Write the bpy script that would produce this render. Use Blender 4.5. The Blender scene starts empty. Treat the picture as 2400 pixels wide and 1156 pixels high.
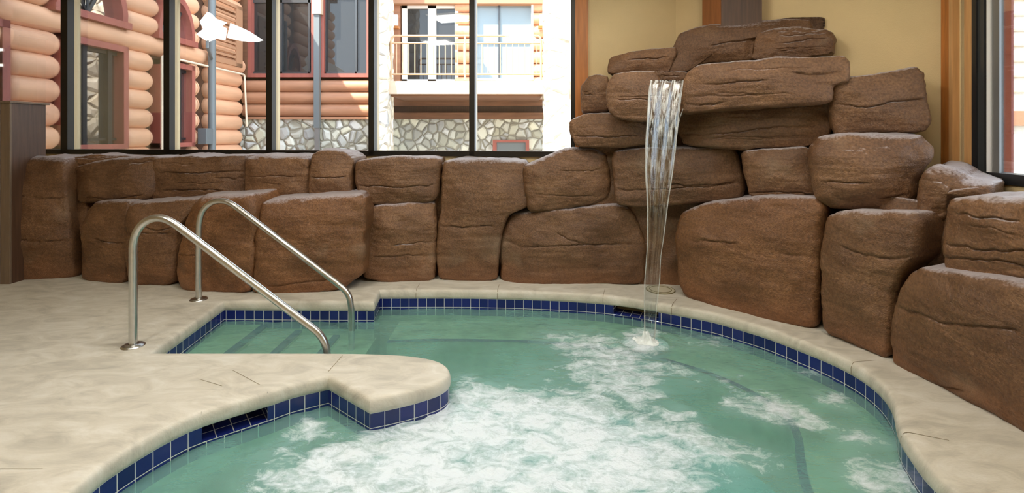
import bpy, bmesh, math, random
import numpy as np
from mathutils import Vector, Matrix
from mathutils.geometry import tessellate_polygon

C = bpy.context.scene.collection
F, CX, HY, H = 1150.0, 1200.0, 318.0, 1.4
S = 0.14                       # small yaw of the room against the view
WZ = -0.175                    # water level

def wp(px, py, Y):
    return Vector(((px-CX)/F*Y, Y, H-(py-HY)/F*Y))
def gp(px, py, z=0.0):
    Y = F*(H-z)/(py-HY)
    return Vector(((px-CX)/F*Y, Y, z))

# ------------------------------------------------------------------ materials
def s2l(c):
    return tuple((x/255/12.92 if x/255 <= .04045 else ((x/255+.055)/1.055)**2.4) for x in c)
def newmat(name):
    m = bpy.data.materials.new(name); m.use_nodes = True
    nt = m.node_tree; nt.nodes.clear()
    return m, nt, nt.nodes.new, nt.links.new
def simple(name, rgb, rough=.6, metal=0, spec=.5, noise=0, nscale=8, bump=0, bscale=60, stretch=(1,1,1), emit=None, detail=6):
    m, nt, N, L = newmat(name)
    o = N('ShaderNodeOutputMaterial'); p = N('ShaderNodeBsdfPrincipled'); L(p.outputs[0], o.inputs[0])
    c = s2l(rgb)
    p.inputs['Base Color'].default_value = (*c, 1); p.inputs['Roughness'].default_value = rough
    p.inputs['Metallic'].default_value = metal; p.inputs['Specular IOR Level'].default_value = spec
    tc = N('ShaderNodeTexCoord'); mp = N('ShaderNodeMapping'); L(tc.outputs['Object'], mp.inputs[0])
    mp.inputs['Scale'].default_value = stretch
    if noise:
        n = N('ShaderNodeTexNoise'); n.inputs['Scale'].default_value = nscale; n.inputs['Detail'].default_value = detail
        L(mp.outputs[0], n.inputs[0])
        r = N('ShaderNodeValToRGB'); L(n.outputs[0], r.inputs[0])
        r.color_ramp.elements[0].position = .3; r.color_ramp.elements[1].position = .7
        r.color_ramp.elements[0].color = (*[x*(1-noise) for x in c], 1)
        r.color_ramp.elements[1].color = (*[min(1, x*(1+noise)) for x in c], 1)
        L(r.outputs[0], p.inputs['Base Color'])
    if bump:
        n2 = N('ShaderNodeTexNoise'); n2.inputs['Scale'].default_value = bscale; n2.inputs['Detail'].default_value = 5
        L(mp.outputs[0], n2.inputs[0]); b = N('ShaderNodeBump'); b.inputs['Strength'].default_value = bump
        b.inputs['Distance'].default_value = .01; L(n2.outputs[0], b.inputs['Height']); L(b.outputs[0], p.inputs['Normal'])
    if emit:
        p.inputs['Emission Color'].default_value = (*c, 1); p.inputs['Emission Strength'].default_value = emit
    return m
M = {}
def rockmat(name, tint):
    m, nt, N, L = newmat(name)
    o = N('ShaderNodeOutputMaterial'); p = N('ShaderNodeBsdfPrincipled'); L(p.outputs[0], o.inputs[0])
    g = N('ShaderNodeNewGeometry'); oi = N('ShaderNodeObjectInfo')
    mp = N('ShaderNodeMapping'); mp.inputs['Scale'].default_value = (1, 1, 1.6); L(g.outputs['Position'], mp.inputs[0])
    n1 = N('ShaderNodeTexNoise'); n1.inputs['Scale'].default_value = 3.2; n1.inputs['Detail'].default_value = 5; L(mp.outputs[0], n1.inputs[0])
    r = N('ShaderNodeValToRGB'); L(n1.outputs[0], r.inputs[0])
    e = r.color_ramp.elements
    e[0].position = .3; e[0].color = (*[a*b for a, b in zip((.118, .054, .022), tint)], 1)
    e[1].position = .72; e[1].color = (*[a*b for a, b in zip((.210, .106, .048), tint)], 1)
    k = e.new(.52); k.color = (*[a*b for a, b in zip((.160, .078, .034), tint)], 1)
    n2 = N('ShaderNodeTexNoise'); n2.inputs['Scale'].default_value = 70; n2.inputs['Detail'].default_value = 4; L(g.outputs['Position'], n2.inputs[0])
    r2 = N('ShaderNodeValToRGB'); L(n2.outputs[0], r2.inputs[0])
    r2.color_ramp.elements[0].position = .34; r2.color_ramp.elements[0].color = (.70, .68, .66, 1)
    r2.color_ramp.elements[1].position = .66; r2.color_ramp.elements[1].color = (1.22, 1.24, 1.26, 1)
    mx = N('ShaderNodeMixRGB'); mx.blend_type = 'MULTIPLY'; mx.inputs[0].default_value = 1
    L(r.outputs[0], mx.inputs[1]); L(r2.outputs[0], mx.inputs[2])
    # per boulder tint
    hs = N('ShaderNodeHueSaturation'); L(mx.outputs[0], hs.inputs['Color'])
    mr = N('ShaderNodeMapRange'); L(oi.outputs['Random'], mr.inputs[0]); mr.inputs[3].default_value = .88; mr.inputs[4].default_value = 1.12
    L(mr.outputs[0], hs.inputs['Value'])
    # mineral crust in pale patches
    n5 = N('ShaderNodeTexNoise'); n5.inputs['Scale'].default_value = 2.1; n5.inputs['Detail'].default_value = 8; L(g.outputs['Position'], n5.inputs[0])
    r5 = N('ShaderNodeValToRGB'); L(n5.outputs[0], r5.inputs[0]); r5.color_ramp.elements[0].position = .60; r5.color_ramp.elements[1].position = .74
    mc = N('ShaderNodeMixRGB'); L(hs.outputs[0], mc.inputs[1]); mc.inputs[2].default_value = (.27, .19, .12, 1)
    mlt = N('ShaderNodeMath'); mlt.operation = 'MULTIPLY'; mlt.inputs[1].default_value = .45; L(r5.outputs[0], mlt.inputs[0]); L(mlt.outputs[0], mc.inputs[0])
    # painted sky sheen and settled dust on upward faces, broken up by noise
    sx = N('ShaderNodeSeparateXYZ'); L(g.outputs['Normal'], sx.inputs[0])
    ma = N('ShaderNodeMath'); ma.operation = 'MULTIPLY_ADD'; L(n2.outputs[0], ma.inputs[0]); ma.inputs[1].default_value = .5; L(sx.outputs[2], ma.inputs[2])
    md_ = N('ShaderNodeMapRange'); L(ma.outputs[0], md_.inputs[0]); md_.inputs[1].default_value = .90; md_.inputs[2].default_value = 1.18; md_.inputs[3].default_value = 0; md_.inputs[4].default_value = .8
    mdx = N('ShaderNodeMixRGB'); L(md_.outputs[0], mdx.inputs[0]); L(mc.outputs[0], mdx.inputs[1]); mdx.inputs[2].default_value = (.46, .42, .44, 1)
    # rusty mineral stain at the feet
    sz = N('ShaderNodeSeparateXYZ'); L(g.outputs['Position'], sz.inputs[0])
    mz = N('ShaderNodeMath'); mz.operation = 'MULTIPLY_ADD'; L(n1.outputs[0], mz.inputs[0]); mz.inputs[1].default_value = -.5; L(sz.outputs[2], mz.inputs[2])
    mrz = N('ShaderNodeMapRange'); L(mz.outputs[0], mrz.inputs[0]); mrz.inputs[1].default_value = -.22; mrz.inputs[2].default_value = -.04; mrz.inputs[3].default_value = .3; mrz.inputs[4].default_value = 0
    mst = N('ShaderNodeMixRGB'); L(mrz.outputs[0], mst.inputs[0]); L(mdx.outputs[0], mst.inputs[1]); mst.inputs[2].default_value = (.26, .105, .045, 1)
    L(mst.outputs[0], p.inputs['Base Color'])
    p.inputs['Roughness'].default_value = .5; p.inputs['Specular IOR Level'].default_value = .5
    # bump: sandy grain + thin strata
    mp2 = N('ShaderNodeMapping'); mp2.inputs['Scale'].default_value = (1.6, 1.6, 5); L(g.outputs['Position'], mp2.inputs[0])
    n3 = N('ShaderNodeTexNoise'); n3.inputs['Scale'].default_value = 3.0; n3.inputs['Detail'].default_value = 8; n3.inputs['Roughness'].default_value = .65; L(mp2.outputs[0], n3.inputs[0])
    n4 = N('ShaderNodeTexNoise'); n4.inputs['Scale'].default_value = 130; n4.inputs['Detail'].default_value = 4; L(g.outputs['Position'], n4.inputs[0])
    b1 = N('ShaderNodeBump'); b1.inputs['Strength'].default_value = .5; b1.inputs['Distance'].default_value = .014; L(n3.outputs[0], b1.inputs['Height'])
    b2 = N('ShaderNodeBump'); b2.inputs['Strength'].default_value = .9; b2.inputs['Distance'].default_value = .006; L(n4.outputs[0], b2.inputs['Height']); L(b1.outputs[0], b2.inputs['Normal'])
    L(b2.outputs[0], p.inputs['Normal'])
    return m
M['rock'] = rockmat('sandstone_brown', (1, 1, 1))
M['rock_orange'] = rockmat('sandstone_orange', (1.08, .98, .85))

def deckmat():
    m, nt, N, L = newmat('trowelled_concrete')
    o = N('ShaderNodeOutputMaterial'); p = N('ShaderNodeBsdfPrincipled'); L(p.outputs[0], o.inputs[0])
    g = N('ShaderNodeNewGeometry')
    mp = N('ShaderNodeMapping'); mp.inputs['Scale'].default_value = (1, 2.2, 1); mp.inputs['Rotation'].default_value = (0, 0, .4); L(g.outputs['Position'], mp.inputs[0])
    n1 = N('ShaderNodeTexNoise'); n1.inputs['Scale'].default_value = 3.5; n1.inputs['Detail'].default_value = 8; n1.inputs['Roughness'].default_value = .6; n1.inputs['Distortion'].default_value = 1.2; L(mp.outputs[0], n1.inputs[0])
    r = N('ShaderNodeValToRGB'); L(n1.outputs[0], r.inputs[0]); e = r.color_ramp.elements
    e[0].position = .28; e[0].color = (*s2l((172, 167, 154)), 1)
    e[1].position = .72; e[1].color = (*s2l((213, 209, 198)), 1)
    k = e.new(.5); k.color = (*s2l((198, 192, 177)), 1)
    n2 = N('ShaderNodeTexNoise'); n2.inputs['Scale'].default_value = 55; n2.inputs['Detail'].default_value = 6; L(mp.outputs[0], n2.inputs[0])
    b = N('ShaderNodeBump'); b.inputs['Strength'].default_value = .35; b.inputs['Distance'].default_value = .006; L(n2.outputs[0], b.inputs['Height'])
    b2 = N('ShaderNodeBump'); b2.inputs['Strength'].default_value = .2; b2.inputs['Distance'].default_value = .008; L(n1.outputs[0], b2.inputs['Height']); L(b.outputs[0], b2.inputs['Normal'])
    L(r.outputs[0], p.inputs['Base Color']); L(b2.outputs[0], p.inputs['Normal'])
    p.inputs['Roughness'].default_value = .55
    return m
M['deck'] = deckmat()

def tilemat(name='blue_glazed_tile', tw=.08, th=.08, z0=-.08):
    m, nt, N, L = newmat(name)
    o = N('ShaderNodeOutputMaterial'); p = N('ShaderNodeBsdfPrincipled'); L(p.outputs[0], o.inputs[0])
    uv = N('ShaderNodeUVMap'); br = N('ShaderNodeTexBrick')
    br.offset = 0; br.squash = 1
    L(uv.outputs[0], br.inputs['Vector'])
    br.inputs['Scale'].default_value = 1; br.inputs['Brick Width'].default_value = tw; br.inputs['Row Height'].default_value = th
    br.inputs['Mortar Size'].default_value = .0022; br.inputs['Mortar Smooth'].default_value = .1; br.inputs['Bias'].default_value = -.2
    br.inputs['Color1'].default_value = (.012, .022, .16, 1); br.inputs['Color2'].default_value = (.007, .014, .085, 1)
    br.inputs['Mortar'].default_value = (.62, .64, .62, 1)
    L(br.outputs['Color'], p.inputs['Base Color'])
    mr = N('ShaderNodeMapRange'); L(br.outputs['Fac'], mr.inputs[0]); mr.inputs[3].default_value = .12; mr.inputs[4].default_value = .7
    L(mr.outputs[0], p.inputs['Roughness'])
    b = N('ShaderNodeBump'); b.invert = True; b.inputs['Strength'].default_value = .6; b.inputs['Distance'].default_value = .003
    L(br.outputs['Fac'], b.inputs['Height']); L(b.outputs[0], p.inputs['Normal'])
    return m
M['tile'] = tilemat()

def stonemat(name, base, mort, scale):
    m, nt, N, L = newmat(name)
    o = N('ShaderNodeOutputMaterial'); p = N('ShaderNodeBsdfPrincipled'); L(p.outputs[0], o.inputs[0])
    g = N('ShaderNodeNewGeometry')
    nz = N('ShaderNodeTexNoise'); nz.inputs['Scale'].default_value = 2.2; L(g.outputs['Position'], nz.inputs[0])
    mx0 = N('ShaderNodeMixRGB'); mx0.inputs[0].default_value = .12; L(g.outputs['Position'], mx0.inputs[1]); L(nz.outputs['Color'], mx0.inputs[2])
    v = N('ShaderNodeTexVoronoi'); v.feature = 'DISTANCE_TO_EDGE'; v.inputs['Scale'].default_value = scale; L(mx0.outputs[0], v.inputs['Vector'])
    v2 = N('ShaderNodeTexVoronoi'); v2.inputs['Scale'].default_value = scale; L(mx0.outputs[0], v2.inputs['Vector'])
    hs = N('ShaderNodeHueSaturation'); hs.inputs['Color'].default_value = (*s2l(base), 1); hs.inputs['Saturation'].default_value = 1
    sp = N('ShaderNodeSeparateColor'); L(v2.outputs['Color'], sp.inputs[0])
    mr = N('ShaderNodeMapRange'); L(sp.outputs[0], mr.inputs[0]); mr.inputs[3].default_value = .65; mr.inputs[4].default_value = 1.25; L(mr.outputs[0], hs.inputs['Value'])
    mr2 = N('ShaderNodeMapRange'); L(sp.outputs[1], mr2.inputs[0]); mr2.inputs[3].default_value = .3; mr2.inputs[4].default_value = 1.7; L(mr2.outputs[0], hs.inputs['Saturation'])
    r = N('ShaderNodeValToRGB'); L(v.outputs['Distance'], r.inputs[0]); r.color_ramp.elements[0].position = .05; r.color_ramp.elements[1].position = .10
    mx = N('ShaderNodeMixRGB'); L(r.outputs[0], mx.inputs[0]); mx.inputs[1].default_value = (*s2l(mort), 1); L(hs.outputs[0], mx.inputs[2])
    L(mx.outputs[0], p.inputs['Base Color']); p.inputs['Roughness'].default_value = .8
    mr3 = N('ShaderNodeMapRange'); L(v.outputs['Distance'], mr3.inputs[0]); mr3.inputs[2].default_value = .22
    b = N('ShaderNodeBump'); b.inputs['Strength'].default_value = .9; b.inputs['Distance'].default_value = .05; L(mr3.outputs[0], b.inputs['Height']); L(b.outputs[0], p.inputs['Normal'])
    return m
M['stone'] = stonemat('river_stone', (205, 202, 188), (150, 144, 128), 4.9)
M['stone_pale'] = stonemat('pale_pillar_stone', (225, 215, 200), (200, 188, 168), 3.6)

def glassmat(name, tint=(.95, .97, .97), refl=1.0, body=None, bodyfac=0):
    m, nt, N, L = newmat(name)
    o = N('ShaderNodeOutputMaterial'); t = N('ShaderNodeBsdfTransparent'); t.inputs[0].default_value = (*tint, 1)
    gl = N('ShaderNodeBsdfGlossy'); gl.inputs['Roughness'].default_value = .02
    fr = N('ShaderNodeFresnel'); fr.inputs[0].default_value = 1.45
    ml = N('ShaderNodeMath'); ml.operation = 'MULTIPLY'; ml.inputs[1].default_value = refl; ml.use_clamp = True; L(fr.outputs[0], ml.inputs[0])
    src = t
    if body:
        d = N('ShaderNodeBsdfDiffuse'); d.inputs[0].default_value = (*body, 1)
        ms = N('ShaderNodeMixShader'); ms.inputs[0].default_value = bodyfac; L(t.outputs[0], ms.inputs[1]); L(d.outputs[0], ms.inputs[2]); src = ms
    mx = N('ShaderNodeMixShader'); L(ml.outputs[0], mx.inputs[0]); L(src.outputs[0], mx.inputs[1]); L(gl.outputs[0], mx.inputs[2]); L(mx.outputs[0], o.inputs[0])
    return m
M['glass'] = glassmat('clear_window_glass', refl=.6)
M['room_glass'] = glassmat('dark_room_glass', refl=1.6, body=(.03, .03, .03), bodyfac=.93)
M['dark_glass'] = glassmat('dark_reflecting_glass', refl=9, body=(.025, .028, .03), bodyfac=.93)
M['pale_glass'] = glassmat('curtained_glass', refl=1.5, body=(.26, .33, .37), bodyfac=.95)

M['plaster'] = simple('cream_plaster', (216, 192, 146), .85, noise=.04, nscale=3, bump=.25, bscale=180)
M['ceiling'] = simple('ceiling_paint', (205, 192, 165), .9)
M['orange_wood'] = simple('stained_orange_wood', (176, 108, 48), .45, noise=.25, nscale=6, stretch=(6, 6, .5), bump=.1)
M['tan_wood'] = simple('tan_wood_jamb', (200, 152, 100), .5, noise=.15, nscale=6, stretch=(6, 6, .5))
M['brown_wood'] = simple('dark_brown_board', (80, 56, 40), .5, noise=.3, nscale=5, stretch=(8, 8, .4), bump=.1)
M['grey_wood'] = simple('weathered_wood', (112, 94, 76), .55, noise=.14, nscale=7, stretch=(9, 9, .35), bump=.3, bscale=20)
M['bronze'] = simple('dark_bronze_frame', (38, 34, 28), .4, metal=.4)
M['bronze_edge'] = simple('beige_frame_return', (186, 166, 128), .4, metal=.2)
M['alu'] = simple('grey_aluminium', (140, 140, 140), .35, metal=.5)
M['alu_dark'] = simple('dark_aluminium', (78, 80, 82), .35, metal=.5)
M['white_vinyl'] = simple('white_strip', (240, 240, 240), .4)
M['steel'] = simple('brushed_steel', (200, 200, 198), .28, metal=1, noise=.06, nscale=30, bump=.05, bscale=200)
M['log'] = simple('stained_log', (224, 172, 136), .55, noise=.14, nscale=3, stretch=(2.5, .35, 2.5), bump=.15, bscale=14)
M['log_brown'] = simple('brown_log', (172, 122, 92), .6, noise=.2, nscale=3, stretch=(.35, 2.5, 2.5), bump=.15, bscale=14)
M['chink'] = simple('log_gap_brown', (92, 62, 46), .9)  # dark brown backing that shows between the log courses
M['red_trim'] = simple('barn_red_trim', (156, 86, 74), .55, noise=.12, nscale=4, stretch=(4, 4, .5))
M['black_frame'] = simple('black_sash', (34, 34, 36), .4)
M['white_paint'] = simple('white_paint', (238, 235, 228), .5)
M['peach_paint'] = simple('peach_metal', (196, 158, 124), .5)
M['slab'] = simple('beige_balcony_board', (206, 182, 158), .7, noise=.05, nscale=4)
M['beam_brown'] = simple('brown_beam', (120, 82, 58), .7, noise=.25, nscale=4, stretch=(.4, 3, 3))
M['vent'] = simple('louver_tan', (176, 130, 98), .6)
M['pipe_grey'] = simple('grey_drainpipe', (112, 118, 120), .5, metal=.2)
M['pipe_white'] = simple('cream_conduit', (232, 215, 190), .5)
M['asphalt'] = simple('courtyard_paving', (170, 165, 158), .9, noise=.1)
M['siding'] = simple('cream_siding', (235, 228, 212), .7)
M['glare_white'] = simple('glare_glow_white', (255, 253, 248), .5, emit=1.6)  # glowing white made for the glare by the drainpipe
M['plaster_pool'] = simple('pool_plaster', (176, 190, 156), .6, noise=.16, nscale=7)
M['plaster_deep'] = simple('pool_floor_plaster', (130, 200, 200), .6, noise=.06, nscale=4)
M['nosing'] = simple('navy_nosing_tile', (22, 42, 92), .3, noise=.4, nscale=14)
M['recess'] = simple('skimmer_olive', (110, 100, 66), .7, noise=.2)
M['joint'] = simple('joint_sealant', (132, 120, 96), .9)
M['lid'] = simple('beige_plastic_lid', (190, 182, 158), .5)
M['emit'] = simple('ceiling_light_diffuser', (255, 236, 205), .5, emit=4)

# ------------------------------------------------------------------ object helpers
def setp(o, label=None, cat=None, group=None, kind=None):
    if label: o['label'] = label
    if cat: o['category'] = cat
    if group: o['group'] = group
    if kind: o['kind'] = kind
    return o
def mesh_obj(name, verts, faces, mat, parent=None, smooth=False, origin=None, uvs=None):
    me = bpy.data.meshes.new(name)
    verts = np.asarray(verts, dtype=float)
    off = np.zeros(3)
    if origin is not None: off = np.array(origin, dtype=float)
    me.from_pydata((verts-off).tolist(), [], faces)
    me.materials.append(mat)
    if smooth: me.polygons.foreach_set('use_smooth', [True]*len(me.polygons))
    if uvs is not None:
        l = me.uv_layers.new(name='UVMap')
        arr = np.empty((len(me.loops), 2)); vi = np.empty(len(me.loops), dtype=int); me.loops.foreach_get('vertex_index', vi)
        arr[:] = np.asarray(uvs)[vi]; l.data.foreach_set('uv', arr.ravel())
    me.update()
    o = bpy.data.objects.new(name, me); C.objects.link(o)
    o.location = off
    if parent:
        o.parent = parent; o.location = Vector(off)-parent.matrix_world.translation if False else Vector(off)-Vector(parent['_w'] if '_w' in parent else (0, 0, 0))
    return o
class MB:
    def __init__(s): s.v = []; s.f = []
    def box(s, x0, y0, z0, x1, y1, z1):
        b = len(s.v)
        s.v += [(x, y, z) for z in (z0, z1) for y in (y0, y1) for x in (x0, x1)]
        s.f += [tuple(b+i for i in q) for q in ((0, 2, 3, 1), (4, 5, 7, 6), (0, 1, 5, 4), (2, 6, 7, 3), (0, 4, 6, 2), (1, 3, 7, 5))]
        return s
    def prism(s, pts, d):                # planar polygon pts, extruded by vector d
        b = len(s.v); n = len(pts); pts = [Vector(p) for p in pts]; d = Vector(d)
        s.v += [tuple(p) for p in pts]+[tuple(p+d) for p in pts]
        s.f += [tuple(b+i for i in range(n)), tuple(b+n+i for i in reversed(range(n)))]
        s.f += [(b+i, b+(i+1) % n, b+n+(i+1) % n, b+n+i)[::-1] for i in range(n)]
        return s
    def pxbox(s, x0, y0, x1, y1, Y, d):  # upright box whose front spans those pixels at depth Y
        a = wp(x0, y1, Y); b = wp(x1, y0, Y)
        return s.box(a.x, Y, a.z, b.x, Y+d, b.z)
    def tube(s, pts, r, n=16, cap=True):
        pts = [Vector(p) for p in pts]; b0 = len(s.v); rs = r if isinstance(r, (list, tuple)) else [r]*len(pts)
        t0 = (pts[1]-pts[0]).normalized(); ref = Vector((0, 0, 1)) if abs(t0.z) < .9 else Vector((0, 1, 0))
        u = t0.cross(ref).normalized()
        for i, p in enumerate(pts):
            t = (pts[min(i+1, len(pts)-1)]-pts[max(i-1, 0)]).normalized()
            u = (u-t*u.dot(t)).normalized(); w = t.cross(u)
            for k in range(n):
                a = 2*math.pi*k/n; s.v.append(tuple(p+(u*math.cos(a)+w*math.sin(a))*rs[i]))
        for i in range(len(pts)-1):
            for k in range(n):
                a = b0+i*n+k; c = b0+i*n+(k+1) % n; s.f.append((a, c, c+n, a+n))
        if cap:
            s.f.append(tuple(b0+k for k in reversed(range(n)))); e = b0+(len(pts)-1)*n; s.f.append(tuple(e+k for k in range(n)))
        return s
    def build(s, name, mat, parent=None, smooth=False, origin='base', bevel=0):
        v = np.array(s.v)
        if origin == 'base':
            org = ((v[:, 0].min()+v[:, 0].max())/2, (v[:, 1].min()+v[:, 1].max())/2, v[:, 2].min())
        else: org = origin or (0, 0, 0)
        o = mesh_obj(name, v, s.f, mat, parent, smooth, org)
        if smooth:
            md = o.modifiers.new('e', 'EDGE_SPLIT'); md.split_angle = math.radians(40)
        if bevel:
            md = o.modifiers.new('b', 'BEVEL'); md.width = bevel; md.segments = 2; md.limit_method = 'ANGLE'
        return o
def empty(name, loc, label, cat, group=None):
    o = bpy.data.objects.new(name, None); C.objects.link(o); o.location = loc; o['_w'] = tuple(loc)
    return setp(o, label, cat, group)

# ------------------------------------------------------------------ numpy noise
def _h(ix, iy, iz, seed):
    n = (ix*374761393+iy*668265263+iz*2147483647+seed*1274126177) & 0xffffffff
    n = ((n ^ (n >> 13))*1274126177) & 0xffffffff
    return ((n ^ (n >> 16)) & 0xffffff)/float(0xffffff)
def vnoise(p, seed=0):
    p = np.asarray(p, dtype=float); i = np.floor(p).astype(np.int64); f = p-i; u = f*f*f*(f*(f*6-15)+10)
    r = 0
    for dx in (0, 1):
        for dy in (0, 1):
            for dz in (0, 1):
                w = (u[..., 0] if dx else 1-u[..., 0])*(u[..., 1] if dy else 1-u[..., 1])*(u[..., 2] if dz else 1-u[..., 2])
                r = r+w*_h(i[..., 0]+dx, i[..., 1]+dy, i[..., 2]+dz, seed)
    return r*2-1
def fbm(p, o=4, seed=0, g=.5):
    r = 0; a = 1; p = np.asarray(p, dtype=float)
    for k in range(o): r = r+a*vnoise(p*2**k, seed+k*17); a *= g
    return r

# ------------------------------------------------------------------ boulders
def resample(P, n):
    P = np.vstack([P, P[:1]]); d = np.r_[0, np.cumsum(np.hypot(*np.diff(P, axis=0).T))]
    t = np.linspace(0, d[-1], n, endpoint=False)
    return np.c_[np.interp(t, d, P[:, 0]), np.interp(t, d, P[:, 1])]
def chaikin(P, k=2, w=.22):
    for _ in range(k):
        Q = np.roll(P, -1, 0); P = np.stack([P*(1-w)+Q*w, P*w+Q*(1-w)], 1).reshape(-1, 2)
    return P
rock_i = [0]
def rock(label, poly, a, b, r=.07, thick=.4, lean=0.0, rtop=None, mat='rock', cracks=(), ncr=2, bulge=.03, rough=1.0, facet=1.0):
    """poly in photo pixels; a, b = (px, depth) of two plan points of the front face"""
    rock_i[0] += 1; seed = rock_i[0]*31; rng = random.Random(seed)
    A = np.array([(a[0]-CX)/F*a[1], a[1]]); B = np.array([(b[0]-CX)/F*b[1], b[1]])
    d = (B-A)/np.linalg.norm(B-A); n = np.array([d[1], -d[0]])
    if n[1] > 0: n = -n
    def proj(q):
        q = np.asarray(q, dtype=float); t_ = (q[:, 0]-CX)/F
        s = (t_*A[1]-A[0])/(d[0]-t_*d[1]); Y = A[1]+s*d[1]
        return np.c_[s, H-(q[:, 1]-HY)/F*Y]
    P = proj(poly); 
    area = .5*np.sum(P[:, 0]*np.roll(P[:, 1], -1)-np.roll(P[:, 0], -1)*P[:, 1])
    if area < 0: P = P[::-1]
    P = resample(chaikin(P, 2, .13), 240)
    c = P.mean(0); P = P+(P-c)/np.linalg.norm(P-c, axis=1, keepdims=True)*.003
    # irregular outline
    c = P.mean(0); dirs = P-c; ln = np.linalg.norm(dirs, axis=1, keepdims=True)
    wob = fbm(np.c_[P*9, np.full(len(P), seed)], 3, seed)*.004*rough
    P = P+dirs/ln*wob[:, None]
    size = min(P.max(0)-P.min(0)); r = min(r*.78, size*.3)
    # outward 2d normals, smoothed
    T = np.roll(P, -3, 0)-np.roll(P, 3, 0); T /= np.linalg.norm(T, axis=1, keepdims=True)+1e-9; N2 = np.c_[T[:, 1], -T[:, 0]]
    rr = np.full(len(P), r)
    if rtop is not None:
        w = np.clip(N2[:, 1], 0, 1)**1.5
        for _ in range(12): w = (np.roll(w, 1)+np.roll(w, -1)+w)/3
        rr = r+(rtop-r)*w
    rings = []; Nn = len(P)
    # (inset fraction of the way to the centre, inset metres, depth metres (toward the viewer +))
    for k in range(8): rings.append(('s', -thick+(thick)*(k/8.0)))
    for k in range(11): rings.append(('r', k/10.0*math.pi/2))
    for k in range(1, 44): rings.append(('f', k/44.0))
    V = np.zeros((len(rings), Nn, 3)); ND = np.zeros((len(rings), Nn, 3))
    toC = (c-P); LC = np.linalg.norm(toC, axis=1); U = toC/LC[:, None]
    for j, (t, v) in enumerate(rings):
        if t == 's': ins = np.zeros(Nn)+0.0; dep = np.minimum(v, 0)-rr; ins = ins-.004*0; th = np.zeros(Nn)
        elif t == 'r': ins = rr*(1-math.cos(v)); dep = -rr+rr*math.sin(v); th = np.full(Nn, v)
        else: ins = rr+(LC-rr)*v; dep = bulge*(1-(1-v)**2)*np.ones(Nn); th = np.full(Nn, math.pi/2)
        ins = np.minimum(ins, LC*.999)
        q = P+U*ins[:, None]
        V[j] = np.c_[q, dep]; ND[j] = np.c_[-U*np.cos(th)[:, None], np.sin(th)]
    # displacement
    W3 = V*np.array([1, 1, 1.0])
    base = fbm(W3*np.array([4, 6, 4])+seed, 4, seed)*.011*rough
    base = base+.018*rough*vnoise(W3*np.array([3.1, 3.6, 3])+seed*1.3, seed+2)
    strat = fbm(W3*np.array([3, 26, 3])+seed*.7, 4, seed+5, .6)*.0026*rough
    grain = fbm(W3*np.array([28, 34, 28]), 3, seed+9)*.0022*rough
    disp = base+strat+grain
    lo = P[:, 1].min(); hi = P[:, 1].max(); x0 = P[:, 0].min(); x1 = P[:, 0].max()
    lines = []
    for cr in cracks:
        q = proj(cr); q = q[np.argsort(q[:, 0])]; lines.append((q[:, 0], q[:, 1], .017))
    for k in range(ncr if not cracks else max(0, ncr-2)):
        zc = lo+(hi-lo)*rng.uniform(.15, .85); xa = rng.uniform(x0, x0+.4*(x1-x0)); xb = xa+rng.uniform(.3, .8)*(x1-x0)
        lines.append((np.array([xa, (xa+xb)/2, xb]), np.array([zc, zc+rng.uniform(-.02, .02), zc+rng.uniform(-.02, .02)]), rng.uniform(.006, .013)))
    for k, (lx, lz, am) in enumerate(lines):
        zz = np.interp(V[..., 0], lx, lz)+.007*fbm(np.stack([V[..., 0]*14, V[..., 0]*0+k, V[..., 0]*0+seed], -1), 3, seed+k)
        end = np.clip((V[..., 0]-lx[0])/.05, 0, 1)*np.clip((lx[-1]-V[..., 0])/.05, 0, 1)
        dz = V[..., 1]-zz
        disp -= am*end*np.exp(-(dz/.005)**2)
        disp -= am*.25*end*np.exp(-(np.minimum(dz, 0)/.03)**2)*(dz < 0)   # the layer under a crack is set back
    fade = np.array([0 if t == 's' and v < -thick*.9 else 1 for t, v in rings])[:, None]
    V = V+ND*(disp*fade)[..., None]
    for _ in range(2):        # broad chipped facets
        an = rng.uniform(-.15*math.pi, 1.15*math.pi); dx_, dz_ = math.cos(an), math.sin(an)
        sd = (V[..., 0]-c[0])*dx_+(V[..., 1]-c[1])*dz_; mxs = ((P-c)@np.array([dx_, dz_])).max()
        t_ = sd-mxs*rng.uniform(.35, .65); sl = rng.uniform(.12, .28)*facet
        V[..., 2] -= sl*(.5*(t_+np.sqrt(t_*t_+.0003)))*fade
    V[..., 2] -= lean*(V[..., 1]-lo)
    ctr = V[-1].mean(0)
    Vw = np.vstack([V.reshape(-1, 3), ctr[None]])
    X = A[0]+Vw[:, 0]*d[0]+Vw[:, 2]*n[0]; Y = A[1]+Vw[:, 0]*d[1]+Vw[:, 2]*n[1]; Z = Vw[:, 1]
    R = len(rings); idx = np.arange(R*Nn).reshape(R, Nn)
    q = np.stack([idx[:-1], np.roll(idx, -1, 1)[:-1], np.roll(idx, -1, 1)[1:], idx[1:]], -1).reshape(-1, 4)
    faces = q.tolist()
    last = idx[-1]; cidx = R*Nn
    faces += [(int(last[k]), int(last[(k+1) % Nn]), cidx) for k in range(Nn)]
    faces.append(tuple(int(i) for i in idx[0][::-1]))
    verts = np.c_[X, Y, Z]
    # nothing reaches into the plaster walls
    Y = np.minimum(Y, 5.17-S*X-.03)
    Y = np.where(X > 1.5, np.minimum(Y, 6.428-.902*X-.04), Y)
    X = np.minimum(X, 2.657+S*Y-.02)
    verts = np.c_[X, Y, Z]
    org = (X.mean(), Y.mean(), max(Z.min(), 0.0) if Z.min() > -.3 else Z.min())
    o = mesh_obj('boulder', verts, faces, M[mat], None, True, org)
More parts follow.
